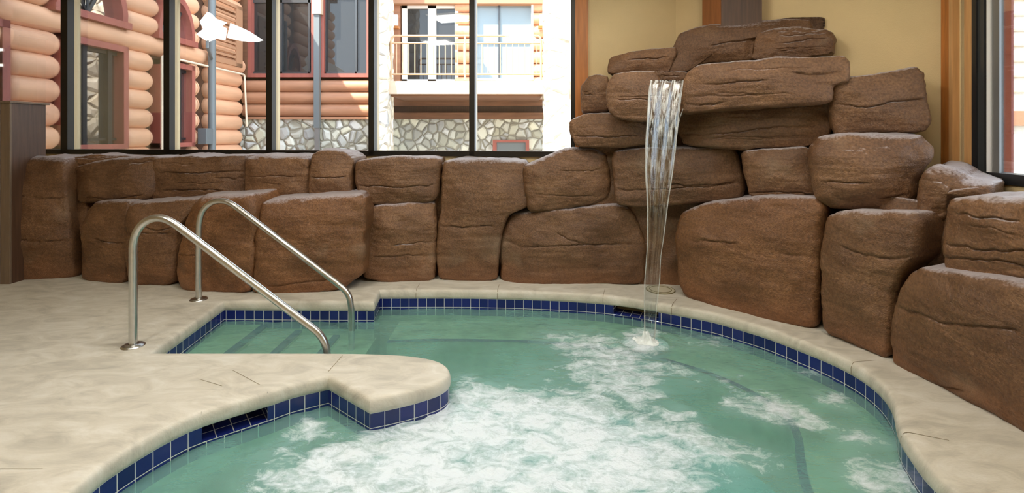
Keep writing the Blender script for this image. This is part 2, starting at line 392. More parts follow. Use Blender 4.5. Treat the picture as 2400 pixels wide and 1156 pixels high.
    setp(o, label, 'boulder', 'boulders of the artificial rock wall')
    return o

exec_rocks = [
 # label, polygon, a, b, options
 ('dark tall boulder with a pale top beside the wooden cabinet', [(20,372),(60,367),(140,368),(153,386),(156,470),(160,560),(169,652),(100,662),(10,666)], (20,4.74),(165,4.8), dict(r=.06, rtop=.10, cracks=[[(38,458),(110,466),(158,462)],[(38,560),(100,566),(160,562)]])),
 ('brown boulder with a slanting top left of the stepped strata boulder, under the window sill', [(150,392),(200,383),(270,372),(345,365),(360,371),(352,455),(335,470),(250,476),(160,480),(153,440)], (150,4.85),(355,4.78), dict(cracks=[[(200,462),(270,468),(340,455)],[(300,385),(330,380),(358,376)]])),
 ('thin flat ledge stone wedged behind the slanting boulder below the window', [(152,370),(220,365),(300,365),(300,380),(200,392),(155,392)], (150,5.0),(300,4.98), dict(r=.02, thick=.25, ncr=1)),
 ('narrow dark stone set back in the gap between two dark boulders', [(150,470),(205,474),(200,560),(190,660),(160,662),(155,560)], (150,4.98),(205,4.94), dict(r=.03, ncr=1)),
 ('dark brown boulder left of the near handrail post', [(208,478),(285,473),(299,482),(297,600),(287,668),(230,664),(178,658),(184,560),(196,490)], (180,4.74),(296,4.62), dict(r=.05, cracks=[[(225,560),(265,568),(290,572)]])),
 ('brown boulder seen between the near handrail post and its bend', [(290,478),(350,472),(455,466),(440,490),(412,540),(404,600),(404,655),(385,674),(300,672),(286,630)], (290,4.60),(450,4.52), dict(cracks=[[(335,530),(370,540),(402,535)],[(296,548),(350,546),(400,548)]])),
 ('upper boulder crossed by stepped strata lines beneath the second mullion', [(364,370),(420,364),(470,366),(556,364),(566,376),(564,430),(560,462),(470,470),(346,470),(352,430),(356,395)], (346,4.84),(566,4.78), dict(r=.05, cracks=[[(365,404),(470,406),(562,402)],[(380,446),(450,444),(520,446)],[(500,418),(540,420),(565,416)]], ncr=4)),
 ('purplish topped boulder directly behind the far handrail bend', [(432,478),(455,464),(500,458),(578,453),(593,474),(592,560),(588,650),(580,690),(480,692),(412,680),(400,650),(402,590),(412,530)], (402,4.46),(590,4.33), dict(r=.07, rtop=.12, mat='rock_orange', cracks=[[(405,598),(440,600),(470,596)]])),
 ('upper boulder with pale top left of the squat raised block', [(568,370),(600,365),(704,364),(718,374),(720,420),(716,458),(680,470),(606,480),(588,462),(566,450)], (566,4.78),(718,4.74), dict(r=.05, rtop=.09)),
 ('squat raised block rising above the sill line of the window', [(722,360),(740,352),(798,355),(828,372),(822,410),(820,462),(722,466)], (720,4.72),(826,4.72), dict(r=.05, cracks=[[(725,415),(760,416),(815,414)]])),
 ('large square boulder behind the lower end of the far handrail', [(602,480),(640,470),(740,463),(836,455),(852,470),(858,500),(852,580),(850,652),(800,682),(700,696),(604,694),(584,684),(590,610),(598,530)], (586,4.34),(850,4.40), dict(r=.07, rtop=.09, lean=.03, mat='rock_orange', cracks=[[(620,672),(700,664),(780,655)]])),
 ('wide loaf shaped boulder in the upper row left of the tall central boulder', [(830,380),(860,372),(1010,368),(1034,374),(1030,410),(1022,474),(940,480),(862,482),(838,460),(824,430)], (826,4.72),(1032,4.76), dict(cracks=[[(835,436),(930,438),(1022,434)]])),
 ('squarish lower boulder beneath the wide loaf shaped boulder', [(862,486),(1008,474),(1022,482),(1022,560),(1018,650),(1004,662),(890,664),(848,658),(850,600),(856,520)], (850,4.66),(1020,4.74), dict(r=.07)),
 ('tall central boulder with a broad frosted top', [(1034,384),(1060,374),(1200,372),(1236,380),(1244,430),(1240,485),(1192,505),(1176,545),(1168,610),(1166,664),(1026,660),(1020,600),(1024,500)], (1024,4.74),(1240,4.70), dict(r=.06, rtop=.10, cracks=[[(1026,530),(1080,533),(1160,528)]])),
 ('boulder with a rounded left shoulder below the right end of the window', [(1228,392),(1280,370),(1336,352),(1396,348),(1424,362),(1434,400),(1436,462),(1400,482),(1300,495),(1240,496),(1230,440)], (1228,4.66),(1436,4.60), dict(r=.08)),
 ('long cracked boulder at deck level left of the waterfall', [(1186,508),(1260,495),(1440,479),(1480,490),(1506,530),(1516,600),(1514,668),(1400,674),(1330,680),(1200,674),(1166,664),(1172,580)], (1166,4.68),(1514,4.58), dict(r=.07, cracks=[[(1180,566),(1220,580),(1330,572),(1490,574)],[(1300,540),(1330,560),(1380,572)]])),
 ('narrow rough stone directly behind the falling water', [(1500,505),(1590,495),(1592,600),(1594,684),(1505,676)], (1500,4.74),(1594,4.70), dict(r=.03)),
 ('largest boulder at deck level right of the waterfall with rusty foot', [(1580,505),(1640,480),(1740,465),(1905,464),(1928,480),(1922,560),(1920,700),(1915,778),(1830,765),(1700,738),(1600,704),(1578,660),(1573,560)], (1575,4.30),(1920,3.50), dict(r=.09, facet=.3, mat='rock_orange', cracks=[[(1830,595),(1880,600),(1915,596)],[(1620,566),(1680,564),(1740,570)]])),
 ('long level boulder crossed by the falling water in the middle tier', [(1434,356),(1470,349),(1600,346),(1724,346),(1742,380),(1750,440),(1742,466),(1620,480),(1500,490),(1442,482),(1434,420)], (1434,4.50),(1745,4.18), dict(r=.06, cracks=[[(1440,446),(1520,446),(1600,440),(1735,430)],[(1560,432),(1620,434),(1735,428)]])),
 ('small middle tier boulder right of the long level one', [(1730,352),(1800,348),(1892,346),(1908,385),(1916,440),(1925,462),(1850,466),(1752,464),(1744,410)], (1732,4.06),(1925,3.66), dict(r=.05, cracks=[[(1750,455),(1820,448),(1915,456)]])),
 ('low wedge boulder under the left pair of the waterfall ledge', [(1336,280),(1372,264),(1425,262),(1505,285),(1545,335),(1460,346),(1345,347),(1332,315)], (1334,4.56),(1540,4.36), dict(r=.06, cracks=[[(1340,320),(1420,322),(1500,318)]])),
 ('small upright rounded boulder beside the orange window trim', [(1360,195),(1378,176),(1402,172),(1428,178),(1428,258),(1390,266),(1360,264),(1356,225)], (1356,4.66),(1428,4.60), dict(r=.05)),
 ('flat faced ledge boulder the waterfall pours over', [(1420,185),(1440,168),(1500,160),(1535,164),(1552,190),(1604,194),(1606,262),(1580,276),(1520,284),(1440,278),(1422,262),(1415,220)], (1416,4.22),(1606,4.02), dict(r=.05, thick=.5)),
 ('long thick slab to the right of the water lip', [(1606,172),(1636,150),(1760,137),(1900,130),(1985,125),(1998,140),(1994,190),(1955,200),(1950,240),(1830,248),(1700,258),(1598,266),(1594,215)], (1596,4.00),(1990,3.54), dict(r=.06, thick=.22, cracks=[[(1640,198),(1720,194),(1800,190)],[(1850,170),(1900,176),(1985,168)],[(1600,242),(1640,246),(1700,240)]], ncr=5)),
 ('layered slab in shade under the long thick slab', [(1584,250),(1700,248),(1850,240),(1955,230),(1958,290),(1944,326),(1892,347),(1750,348),(1600,342),(1578,310)], (1584,4.32),(1955,3.78), dict(r=.05, cracks=[[(1590,316),(1700,312),(1800,300),(1930,292)],[(1820,250),(1880,250),(1945,246)]], ncr=5)),
 ('top right blocky boulder split by one level crack, against the cream wall', [(1955,192),(2000,179),(2100,164),(2152,153),(2172,170),(2180,230),(2186,292),(2170,310),(2080,313),(1962,320),(1950,290),(1950,230)], (1952,3.62),(2184,3.36), dict(r=.06, thick=.35, cracks=[[(1955,244),(2030,252),(2090,240),(2175,232)]])),
 ('big rounded boulder with a sheen under the split blocky boulder', [(1900,350),(1930,324),(2000,313),(2160,314),(2190,345),(2196,375),(2165,420),(2148,485),(2100,502),(1960,498),(1916,470),(1905,420)], (1902,3.50),(2190,3.16), dict(r=.12, thick=.35, bulge=.06, facet=.4, cracks=[[(1925,425),(1980,430),(2040,428)],[(2050,470),(2100,462),(2145,450)]])),
 ('upright boulder with a cream mineral patch next to the curved coping', [(1930,512),(1970,499),(2130,500),(2148,520),(2145,600),(2112,635),(2090,700),(2076,850),(2000,818),(1922,784),(1918,700),(1917,600)], (1920,3.46),(2076,3.06), dict(r=.08, facet=.3, cracks=[[(1965,570),(2030,600),(2100,605),(2140,600)]])),
 ('slanting boulder with bright frosted slope below the right window', [(2148,440),(2166,400),(2186,386),(2222,392),(2262,415),(2330,428),(2330,470),(2230,480),(2215,515),(2150,512)], (2140,3.10),(2340,2.80), dict(r=.06, rtop=.12, thick=.42, ncr=3, cracks=[[(2150,500),(2180,505),(2210,500)]])),
 ('small stone wedged beneath the slanting frosted boulder on the right', [(2146,508),(2222,505),(2222,640),(2165,636),(2128,600)], (2130,3.12),(2230,2.98), dict(r=.04, thick=.3, ncr=3, cracks=[[(2148,548),(2180,560),(2215,552)]])),
 ('broad layered boulder with frosted top at the right edge below the window', [(2212,462),(2250,452),(2400,462),(2600,478),(2600,690),(2400,657),(2280,652),(2208,638),(2203,560),(2205,490)], (2205,2.80),(2600,2.08), dict(r=.06, rtop=.10, facet=0, thick=.55, cracks=[[(2210,575),(2280,582),(2360,592),(2400,588),(2590,610)],[(2205,604),(2290,606),(2400,624),(2590,640)],[(2230,500),(2320,512),(2400,520)]], ncr=3)),
 ('huge boulder at deck level in the lower right corner', [(2118,640),(2150,622),(2205,634),(2290,650),(2600,690),(2600,1150),(2400,1016),(2250,938),(2082,860),(2076,780),(2086,700)], (2080,3.04),(2600,2.02), dict(r=.08, thick=.5, facet=0, cracks=[[(2088,715),(2150,735),(2240,762),(2320,768),(2400,775)],[(2190,905),(2230,912),(2270,918)]])),
 ('tallest back boulder with a sloping left shoulder at the foot of the wood post', [(1592,78),(1640,59),(1780,42),(1835,37),(1900,41),(1904,58),(1900,75),(1790,80),(1770,100),(1765,140),(1640,150),(1612,168),(1562,172),(1575,115)], (1565,4.56),(1903,4.05), dict(r=.04, thick=.16, cracks=[[(1660,108),(1720,98),(1790,90)]])),
 ('rough edged block stacked right of the tallest back boulder', [(1768,78),(1800,69),(1930,66),(1950,76),(1956,126),(1850,134),(1756,140),(1762,102)], (1760,4.16),(1955,3.88), dict(r=.03, thick=.14, rough=1.6, ncr=4)),
 ('thin squared block with a grooved face left of the tallest back boulder', [(1426,132),(1470,121),(1520,117),(1578,112),(1582,125),(1568,172),(1500,168),(1426,172)], (1426,4.66),(1578,4.50), dict(r=.02, thick=.25, cracks=[[(1470,142),(1520,138),(1570,136)]])),
 ('small recessed stone behind the water lip', [(1530,165),(1612,165),(1616,200),(1534,200)], (1530,4.40),(1616,4.32), dict(r=.02, thick=.3, rough=1.5)),
]
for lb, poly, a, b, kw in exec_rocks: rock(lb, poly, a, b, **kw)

# rough core of the rockwork behind the boulders (what shows in the gaps)
def core(pts, ztop, thick=.22):
    b = []
    n = 24
    P = []
    for i in range(len(pts)-1):
        for k in range(n): P.append(Vector(pts[i]).lerp(Vector(pts[i+1]), k/n))
    P.append(Vector(pts[-1]))
    zt = []
    for i in range(len(ztop)-1):
        for k in range(n): zt.append(ztop[i]+(ztop[i+1]-ztop[i])*k/n)
    zt.append(ztop[-1])
    V = []; rows = 30
    for i, p in enumerate(P):
        for j in range(rows+1): V.append((p.x, p.y, -.02+(zt[i]+.02)*j/rows))
    V = np.array(V); V += (fbm(V*7, 3, 77)[:, None])*np.array([.02, .03, 0])
    f = [(i*(rows+1)+j, (i+1)*(rows+1)+j, (i+1)*(rows+1)+j+1, i*(rows+1)+j+1) for i in range(len(P)-1) for j in range(rows)]
    # close the back
    nV = len(V); B = V.copy(); B[:, 1] += thick; V = np.vstack([V, B]); f += [tuple(nV+q for q in reversed(t)) for t in f]
    f += [((i+1)*(rows+1)-1, (i+2)*(rows+1)-1, nV+(i+2)*(rows+1)-1, nV+(i+1)*(rows+1)-1) for i in range(len(P)-1)]
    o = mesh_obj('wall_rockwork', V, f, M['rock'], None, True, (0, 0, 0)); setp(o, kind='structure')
pp = lambda px, Y: ((px-CX)/F*Y, Y)
core([pp(-60, 5.3), pp(400, 5.02), pp(820, 4.95), pp(1240, 4.92), pp(1430, 4.80)], [1.02, 1.08, 1.12, 1.12, 1.2])
core([pp(1340, 4.72), pp(1600, 4.58), pp(1780, 4.32), pp(1980, 3.86), pp(2100, 3.50)], [1.25, 1.75, 1.95, 1.8, 1.6], .1)
core([pp(2060, 3.34), pp(2200, 3.02), pp(2400, 2.62), pp(2600, 2.3)], [1.0, .98, .98, .98], .12)

# ------------------------------------------------------------------ pool outline (at the tile face)
def T(px, py):                 # a point of the tile's top line
    p = gp(px, py, -.08); return (p.x, p.y)
seg_pen = [T(868,970),T(908,962),T(960,950),T(1000,938),T(1030,927),(-.375,2.86),(-.372,2.92),(-.40,2.99),(-.455,3.05),(-.55,3.10),(-.68,3.135),(-.85,3.155),(-1.05,3.165),(-1.4,3.17),(-1.9,3.17),(-2.335,3.17)]
step_a = (-2.335,3.17); step_b = (-2.44,4.16); step_c = (-1.165,4.14); step_d = (-1.20,4.455)
far = [step_d,(-.8,4.46),(-.4,4.455),(0,4.43),(.38,4.39),(.751,4.32),(1.0,4.23),(1.227,4.11),(1.41,4.0),(1.59,3.88),(1.73,3.73),(1.86,3.57),(1.97,3.37),(2.06,3.18),(2.105,3.0),(2.095,2.8),(2.02,2.6),(1.88,2.38),(1.81,2.22),(1.76,2.05),(1.74,1.8),(1.72,1.5),(1.6,1.1),(1.3,.8),(.8,.62),(0,.55),(-.8,.62),(-1.3,.85),(-1.62,1.25),(-1.72,1.7),(-1.74,2.03)]
near = [(-1.728,2.149),(-1.686,2.294),(-1.64,2.397),(-1.573,2.488),(-1.335,2.68),(-1.234,2.767),(-1.07,2.86)]
def catmull(P, n=8):
    P = [np.array(p) for p in P]; out = []
    for i in range(len(P)-1):
        p0 = P[max(i-1, 0)]; p1 = P[i]; p2 = P[i+1]; p3 = P[min(i+2, len(P)-1)]
        for k in range(n):
            t = k/n; out.append(.5*((2*p1)+(-p0+p2)*t+(2*p0-5*p1+4*p2-p3)*t*t+(-p0+3*p1-3*p2+p3)*t**3))
    return out
def lin(a, b, n=8): return [np.array(a)+(np.array(b)-np.array(a))*k/n for k in range(n)]
OUT = []
OUT += catmull(seg_pen, 6)
OUT += lin(step_a, step_b); OUT += lin(step_b, step_c); OUT += lin(step_c, step_d, 3)
OUT += catmull(far+near, 6)
OUT += lin(near[-1], seg_pen[0], 8)
OUT = np.array(OUT)
def poly_area(P): return .5*np.sum(P[:, 0]*np.roll(P[:, 1], -1)-np.roll(P[:, 0], -1)*P[:, 1])
if poly_area(OUT) < 0: OUT = OUT[::-1]
def dedupe(P, eps=.004):
    Q = [P[0]]
    for p in P[1:]:
        if np.linalg.norm(p-Q[-1]) > eps: Q.append(p)
    return np.array(Q)
OUT = dedupe(OUT)
def offset(P, d, smooth=0):     # +d = away from the water (outline is ccw)
    T1 = P-np.roll(P, 1, 0); T2 = np.roll(P, -1, 0)-P
    n1 = np.c_[T1[:, 1], -T1[:, 0]]/np.linalg.norm(T1, axis=1, keepdims=True); n2 = np.c_[T2[:, 1], -T2[:, 0]]/np.linalg.norm(T2, axis=1, keepdims=True)
    m = n1+n2; m /= np.linalg.norm(m, axis=1, keepdims=True)
    c = np.sum(m*n1, 1, keepdims=True)
    return P+m*d/np.maximum(c, .5)
# skimmer mouths, found along the outline
def nearest(pt): return int(np.argmin(np.hypot(*(OUT-np.array(pt)).T)))
arc = np.r_[0, np.cumsum(np.hypot(*(np.roll(OUT, -1, 0)-OUT).T))]
def tile_strip():
    # walk each edge run finely; leave the two skimmer mouths open
    n = len(OUT)
    sk1 = sorted((nearest(T(473,1002)), nearest(T(627,953)))); sk2 = sorted((nearest(T(1440,716)), nearest(T(1540,731))))
    V, f, uv = [], [], []; V2, f2 = [], []
    zs = [-.08, -.16, -.235, -.40, -.82]
    for i in range(n):
        a = OUT[i]; b = OUT[(i+1) % n]
        skim = any(s[0] <= i < s[1] for s in (sk1, sk2))
        rng_ = [(1, 2), (2, 4)] if skim else [(0, 2), (2, 4)]
        for r0, r1 in rng_:
            z0, z1 = zs[r0], zs[r1]; k = len(V)
            if r0 == 2:
                k = len(V2); V2 += [(a[0], a[1], z0), (b[0], b[1], z0), (b[0], b[1], z1), (a[0], a[1], z1)]; f2.append((k, k+1, k+2, k+3)); continue
            V += [(a[0], a[1], z0), (b[0], b[1], z0), (b[0], b[1], z1), (a[0], a[1], z1)]
            ua, ub = arc[i], arc[i+1]
            uv += [(ua, -.08-z0), (ub, -.08-z0), (ub, -.08-z1), (ua, -.08-z1)]
            f.append((k, k+1, k+2, k+3))
    o = mesh_obj('pool_tile_band', V, f, M['tile'], None, False, (0, 0, 0), uvs=uv)
    setp(o, 'band of navy blue square tiles round the hot tub under its coping', 'tile band', kind='structure')
    mesh_obj('plaster_wall', V2, f2, M['plaster_pool'], o, False, (0, 0, 0))
    # recess boxes
    for s, dep in ((sk1, .20), (sk2, .14)):
        a = OUT[s[0]]; b = OUT[s[1]]; t = (b-a)/np.linalg.norm(b-a); nn = np.array([t[1], -t[0]])
        a2 = a+nn*dep; b2 = b+nn*dep; L = np.linalg.norm(b-a)
        root = empty('skimmer_opening', (a[0], a[1], -.16), 'tiled skimmer opening under the curved coping %s' % ('in the near left foreground' if dep == .20 else 'below the waterfall'), 'skimmer')
        V = [(*a, -.158), (*b, -.158), (*b2, -.150), (*a2, -.150)]
        ledge = mesh_obj('tiled_ledge', V, [(0, 1, 2, 3)], M['tile'], root, False, root['_w'], uvs=[(0, 0), (L, 0), (L, dep), (0, dep)])
        for q0, q1 in ((a, a2), (b, b2)):
            mesh_obj('side_wall', [(*q0, -.002), (*q1, -.002), (*q1, -.25), (*q0, -.25)], [(0, 1, 2, 3)], M['tile'], root, False, root['_w'], uvs=[(0, 0), (dep, 0), (dep, .18), (0, .18)])
        mesh_obj('back_panel', [(*a2, -.002), (*b2, -.002), (*b2, -.16), (*a2, -.16)], [(0, 1, 2, 3)], M['recess'], root, False, root['_w'])
tile_strip()

# deck slab with rounded coping nose
def deck():
    outer = np.array([(-7.5, -1.5), (4.2, -1.5), (4.2, 6.6), (-7.5, 6.6)])
    prof = [(.040, 0), (.018, -.0015), (.009, -.005), (.002, -.011), (-.003, -.020), (-.006, -.034), (-.007, -.055), (-.005, -.074), (.001, -.081), (.03, -.082)]
    rings = [offset(OUT, d) for d, z in prof]; n = len(OUT)
    V = [(*p, 0) for p in outer]; b = 4
    for (d, z), R in zip(prof, rings): V += [(p[0], p[1], z) for p in R]
    polys = [[Vector((p[0], p[1], 0)) for p in outer], [Vector((p[0], p[1], 0)) for p in rings[0][::-1]]]
    idx = list(range(4))+[4+i for i in range(n)][::-1]
    tri = tessellate_polygon(polys)
    f = [tuple(idx[i] for i in t) for t in tri]
    for k in range(len(prof)-1):
        for i in range(n):
            j = (i+1) % n; f.append((b+k*n+i, b+k*n+j, b+(k+1)*n+j, b+(k+1)*n+i))
    skm = [sorted((nearest(T(473,1002)), nearest(T(627,953)))), sorted((nearest(T(1440,716)), nearest(T(1540,731))))]
    L0 = b+(len(prof)-1)*n; base = len(V); V += [(p[0], p[1], -.95) for p in rings[-1]]
    for i in range(n):
        if any(q[0] <= i < q[1] for q in skm): continue
        j = (i+1) % n; f.append((L0+i, L0+j, base+j, base+i))
    me = bpy.data.meshes.new('floor'); me.from_pydata(V, [], f); me.materials.append(M['deck'])
    bm = bmesh.new(); bm.from_mesh(me); bmesh.ops.recalc_face_normals(bm, faces=bm.faces); bm.to_mesh(me); bm.free()
    for p in me.polygons: p.use_smooth = abs(p.normal.z) < .999
    o = bpy.data.objects.new('floor', me); C.objects.link(o); setp(o, kind='structure')
    md = o.modifiers.new('e', 'EDGE_SPLIT'); md.split_angle = math.radians(50)
    # expansion joints across the coping
    for (px, py, ang) in ((1160,690,90),(1410,700,88),(1572,722,80),(1990,848,30),(2110,1010,10),(960,690,90)):
        p = gp(px, py, 0); k = nearest((p.x, p.y)); t = OUT[(k+1) % n]-OUT[k-1]; t /= np.linalg.norm(t); nn = np.array([t[1], -t[0]])
        q = OUT[k]; w = .0022; V2 = []
        path = [(-.0085, -.078), (-.0085, -.036), (-.003, -.022), (.0015, -.010), (.0085, -.0035), (.018, .0005), (.040, .0012), (.17, .0012)]
        for d, z in path:
            for s_ in (-w, w): V2.append((q[0]+nn[0]*d+t[0]*s_, q[1]+nn[1]*d+t[1]*s_, z))
        mesh_obj('coping_joint', V2, [(2*i, 2*i+1, 2*i+3, 2*i+2) for i in range(len(path)-1)], M['joint'], o, False, (0, 0, 0))
deck()
bpy.context.view_layer.update()
def strip_line(p, q, w, name, mat, z=.0012):
    p = Vector(p); q = Vector(q); t = (q-p).normalized(); n_ = Vector((-t.y, t.x))*w
    return mesh_obj(name, [(*(p+n_), z), (*(q+n_), z), (*(q-n_), z), (*(p-n_), z)], [(0, 1, 2, 3)], mat, bpy.data.objects['floor'], False, (0, 0, 0))
pa = gp(770, 876); pb = gp(786, 846); strip_line((pa.x-.01, pa.y+.02), (pb.x+.02, 3.12), .0025, 'coping_joint', M['joint'])
for (a, b, c, d) in ((545,868,610,903),(0,1100,100,1100),(470,890,520,905)):
    u = gp(a, b); v = gp(c, d); strip_line((u.x, u.y), (v.x, v.y), .0014, 'hairline_crack', M['joint'])

# pool shell: benches, steps, floor
def fill_poly(P, z, name, mat, parent=None):
    tri = tessellate_polygon([[Vector((p[0], p[1], 0)) for p in P]])
    return mesh_obj(name, [(p[0], p[1], z) for p in P], [tuple(t) for t in tri], mat, parent, False, (0, 0, 0))
root = empty('pool_shell', (0, 2.5, -.8), 'pale plastered hot tub basin with submerged bench and steps', 'pool'); root['kind'] = 'structure'
del root['category']; del root['label']
fill_poly(np.array([(-2.6, .4), (2.3, .4), (2.3, 4.6), (-2.6, 4.6)]), -.80, 'pool_floor', M['plaster_deep'], root)
inner = []
bench_in = catmull([(-1.02,3.99),(-.6,4.02),(0,4.0),(.35,3.96),(.7,3.88),(1.0,3.76),(1.25,3.58),(1.45,3.38),(1.58,3.15),(1.63,2.95),(1.58,2.75),(1.48,2.55),(1.39,2.35),(1.33,2.1),(1.3,1.8),(1.25,1.5)], 8)
bench_out = catmull([(-1.02,4.55),(-.6,4.55),(0,4.52),(.38,4.48),(.76,4.41),(1.1,4.27),(1.45,4.08),(1.75,3.82),(2.0,3.5),(2.17,3.1),(2.18,2.8),(2.08,2.55),(1.95,2.35),(1.85,2.1),(1.82,1.8),(1.8,1.5)], 8)
k = len(bench_in); zb = -.285
V = [(*p, zb) for p in bench_out]+[(*p, zb) for p in bench_in]+[(*p, -.80) for p in bench_in]
f = [(i, i+1, k+i+1, k+i) for i in range(k-1)]+[(k+i, k+i+1, 2*k+i+1, 2*k+i) for i in range(k-1)]
mesh_obj('bench', V, f, M['plaster_pool'], root, False, (0, 0, 0))
V = []; 
for p, q in zip(bench_in, bench_out):
    dd = (q-p)/np.linalg.norm(q-p); V += [(p[0]-dd[0]*.004, p[1]-dd[1]*.004, zb+.002), (p[0]+dd[0]*.045, p[1]+dd[1]*.045, zb+.002)]
mesh_obj('bench_nosing', V, [(2*i, 2*i+1, 2*i+3, 2*i+2) for i in range(k-1)], M['nosing'], root, False, (0, 0, 0))
st = MB()
xs = [-2.5, -2.07, -1.78, -1.46, -1.16]; zt = [-.20, -.245, -.285, -.33]
for i in range(4): st.box(xs[i], 3.12, -.79, xs[i+1], 4.2, zt[i])
st.build('steps', M['plaster_pool'], root, origin=(0, 0, 0))
for i in range(3):
    m_ = MB().box(xs[i+1]-.05, 3.14, zt[i]-.02, xs[i+1]+.003, 4.18, zt[i]+.002); m_.build('step_nosing', M['nosing'], root)

# ------------------------------------------------------------------ water
def water():
    blobs = [(1000,1100,.34,1.0),(1150,1060,.36,1.1),(1300,1110,.34,1.1),(1380,1040,.26,.9),(1250,980,.28,.85),(1150,930,.18,.5),(1000,1010,.22,.75),
             (1460,1100,.18,.6),(1500,930,.13,.75),(1450,880,.20,.5),(1350,800,.24,.5),(1420,830,.22,.55),(1515,800,.17,1.1),(1560,860,.16,.45),(1600,980,.10,.6),(1330,870,.16,.45),
             (1550,1010,.14,.6),(1400,920,.14,.5),(700,1110,.18,.4),(800,1130,.22,.55),(620,1140,.14,.35),(760,1000,.09,.45),(900,1140,.22,.7),(700,1020,.10,.25),
             (1800,945,.14,.55),(1730,930,.08,.6),(1880,975,.12,.55),(1960,930,.10,.42),(2010,1010,.10,.42),(2050,1090,.11,.45),(2090,1140,.10,.45),(1930,880,.10,.35),(1700,880,.12,.3),(1640,800,.14,.22),
             (1650,1060,.16,.22),(1750,1080,.18,.2),(1550,1100,.16,.35),(1080,890,.12,.3)]
    st_ = .0125; xs = np.arange(-2.62, 2.3, st_); ys = np.arange(.45, 4.62, st_)
    X, Y = np.meshgrid(xs, ys); nx, ny = len(xs), len(ys)
    D = np.zeros_like(X)
    wx = X+.10*fbm(np.stack([X*2.5, Y*2.5, X*0], -1), 3, 3); wy = Y+.08*fbm(np.stack([X*2.5, Y*2.5, X*0+9], -1), 3, 5)
    for px, py, r, w in blobs:
        p = gp(px, py, WZ); D += w*np.exp(-((wx-p.x)**2+(wy-p.y)**2*1.1)/(r*r))
    D = np.clip(D, 0, 1.3); D = 1.26*D/(.36+D)
    Z = .0045*fbm(np.stack([X*4, Y*7, X*0+2], -1), 3, 11)+.006*np.clip(D+.15, 0, 1)*fbm(np.stack([X*13, Y*22, X*0+5], -1), 3, 23)
    # concentric rings from the splash
    s = gp(1515, 800, WZ); R = np.hypot(X-s.x, Y-s.y); Z += .007*np.cos(R*52)*np.exp(-R*2.6)
    Z += D*.004
    # inside test
    inside = np.zeros(X.shape, bool); P = offset(OUT, .012); j = len(P)-1
    for i in range(len(P)):
        xi, yi = P[i]; xj, yj = P[j]
        if yi != yj:
            c = ((yi > Y) != (yj > Y)) & (X < (xj-xi)*(Y-yi)/(yj-yi)+xi); inside ^= c
        j = i
    idx = np.arange(nx*ny).reshape(ny, nx)
    cell = inside[:-1, :-1] | inside[1:, :-1] | inside[:-1, 1:] | inside[1:, 1:]
    q = np.stack([idx[:-1, :-1], idx[:-1, 1:], idx[1:, 1:], idx[1:, :-1]], -1)[cell]
    used = np.unique(q); remap = -np.ones(nx*ny, int); remap[used] = np.arange(len(used))
    V = np.c_[X.ravel(), Y.ravel(), WZ+Z.ravel()][used]; q = remap[q]
    m, nt, N, L = newmat('spa_water')
    o = N('ShaderNodeOutputMaterial'); g = N('ShaderNodeNewGeometry')
    at = N('ShaderNodeAttribute'); at.attribute_name = 'foam'
    # turbid body
    tr = N('ShaderNodeBsdfTransparent'); tr.inputs[0].default_value = (.74, .97, .93, 1)
    df = N('ShaderNodeBsdfDiffuse'); df.inputs[0].default_value = (.27, .50, .45, 1)
    cm = N('ShaderNodeMixRGB'); L(at.outputs['Fac'], cm.inputs[0]); cm.inputs[1].default_value = (.25, .50, .455, 1); cm.inputs[2].default_value = (.46, .74, .74, 1); L(cm.outputs[0], df.inputs[0])
    nb = N('ShaderNodeTexNoise'); nb.inputs['Scale'].default_value = 2.2; L(g.outputs['Position'], nb.inputs[0])
    mrb = N('ShaderNodeMapRange'); L(nb.outputs[0], mrb.inputs[0]); mrb.inputs[1].default_value = .3; mrb.inputs[2].default_value = .7; mrb.inputs[3].default_value = .34; mrb.inputs[4].default_value = .50
    mb = N('ShaderNodeMixShader'); L(mrb.outputs[0], mb.inputs[0]); L(tr.outputs[0], mb.inputs[1]); L(df.outputs[0], mb.inputs[2])
    gl = N('ShaderNodeBsdfGlossy'); gl.inputs['Roughness'].default_value = .06
    fr = N('ShaderNodeFresnel'); fr.inputs[0].default_value = 1.33
    mpw = N('ShaderNodeMapping'); mpw.inputs['Scale'].default_value = (1, 1.9, 1); L(g.outputs['Position'], mpw.inputs[0])
    w1 = N('ShaderNodeTexNoise'); w1.inputs['Scale'].default_value = 16; w1.inputs['Detail'].default_value = 5; w1.inputs['Distortion'].default_value = .8; L(mpw.outputs[0], w1.inputs[0])
    bp = N('ShaderNodeBump'); bp.inputs['Strength'].default_value = .5; bp.inputs['Distance'].default_value = .012; L(w1.outputs[0], bp.inputs['Height'])
    L(bp.outputs[0], gl.inputs['Normal']); L(bp.outputs[0], fr.inputs['Normal'])
    mw = N('ShaderNodeMixShader'); L(fr.outputs[0], mw.inputs[0]); L(mb.outputs[0], mw.inputs[1]); L(gl.outputs[0], mw.inputs[2])
    # foam
    mpf = N('ShaderNodeMapping'); mpf.inputs['Scale'].default_value = (1, 1.5, 1); L(g.outputs['Position'], mpf.inputs[0])
    f1 = N('ShaderNodeTexNoise'); f1.inputs['Scale'].default_value = 8; f1.inputs['Detail'].default_value = 10; f1.inputs['Roughness'].default_value = .74; f1.inputs['Distortion'].default_value = .45; L(mpf.outputs[0], f1.inputs[0])
    ad = N('ShaderNodeMath'); ad.operation = 'MULTIPLY_ADD'; L(f1.outputs[0], ad.inputs[0]); ad.inputs[1].default_value = 2.3; L(at.outputs['Fac'], ad.inputs[2])
    mf = N('ShaderNodeMapRange'); L(ad.outputs[0], mf.inputs[0]); mf.inputs[1].default_value = 1.66; mf.inputs[2].default_value = 2.22; mf.inputs[3].default_value = 0; mf.inputs[4].default_value = .93
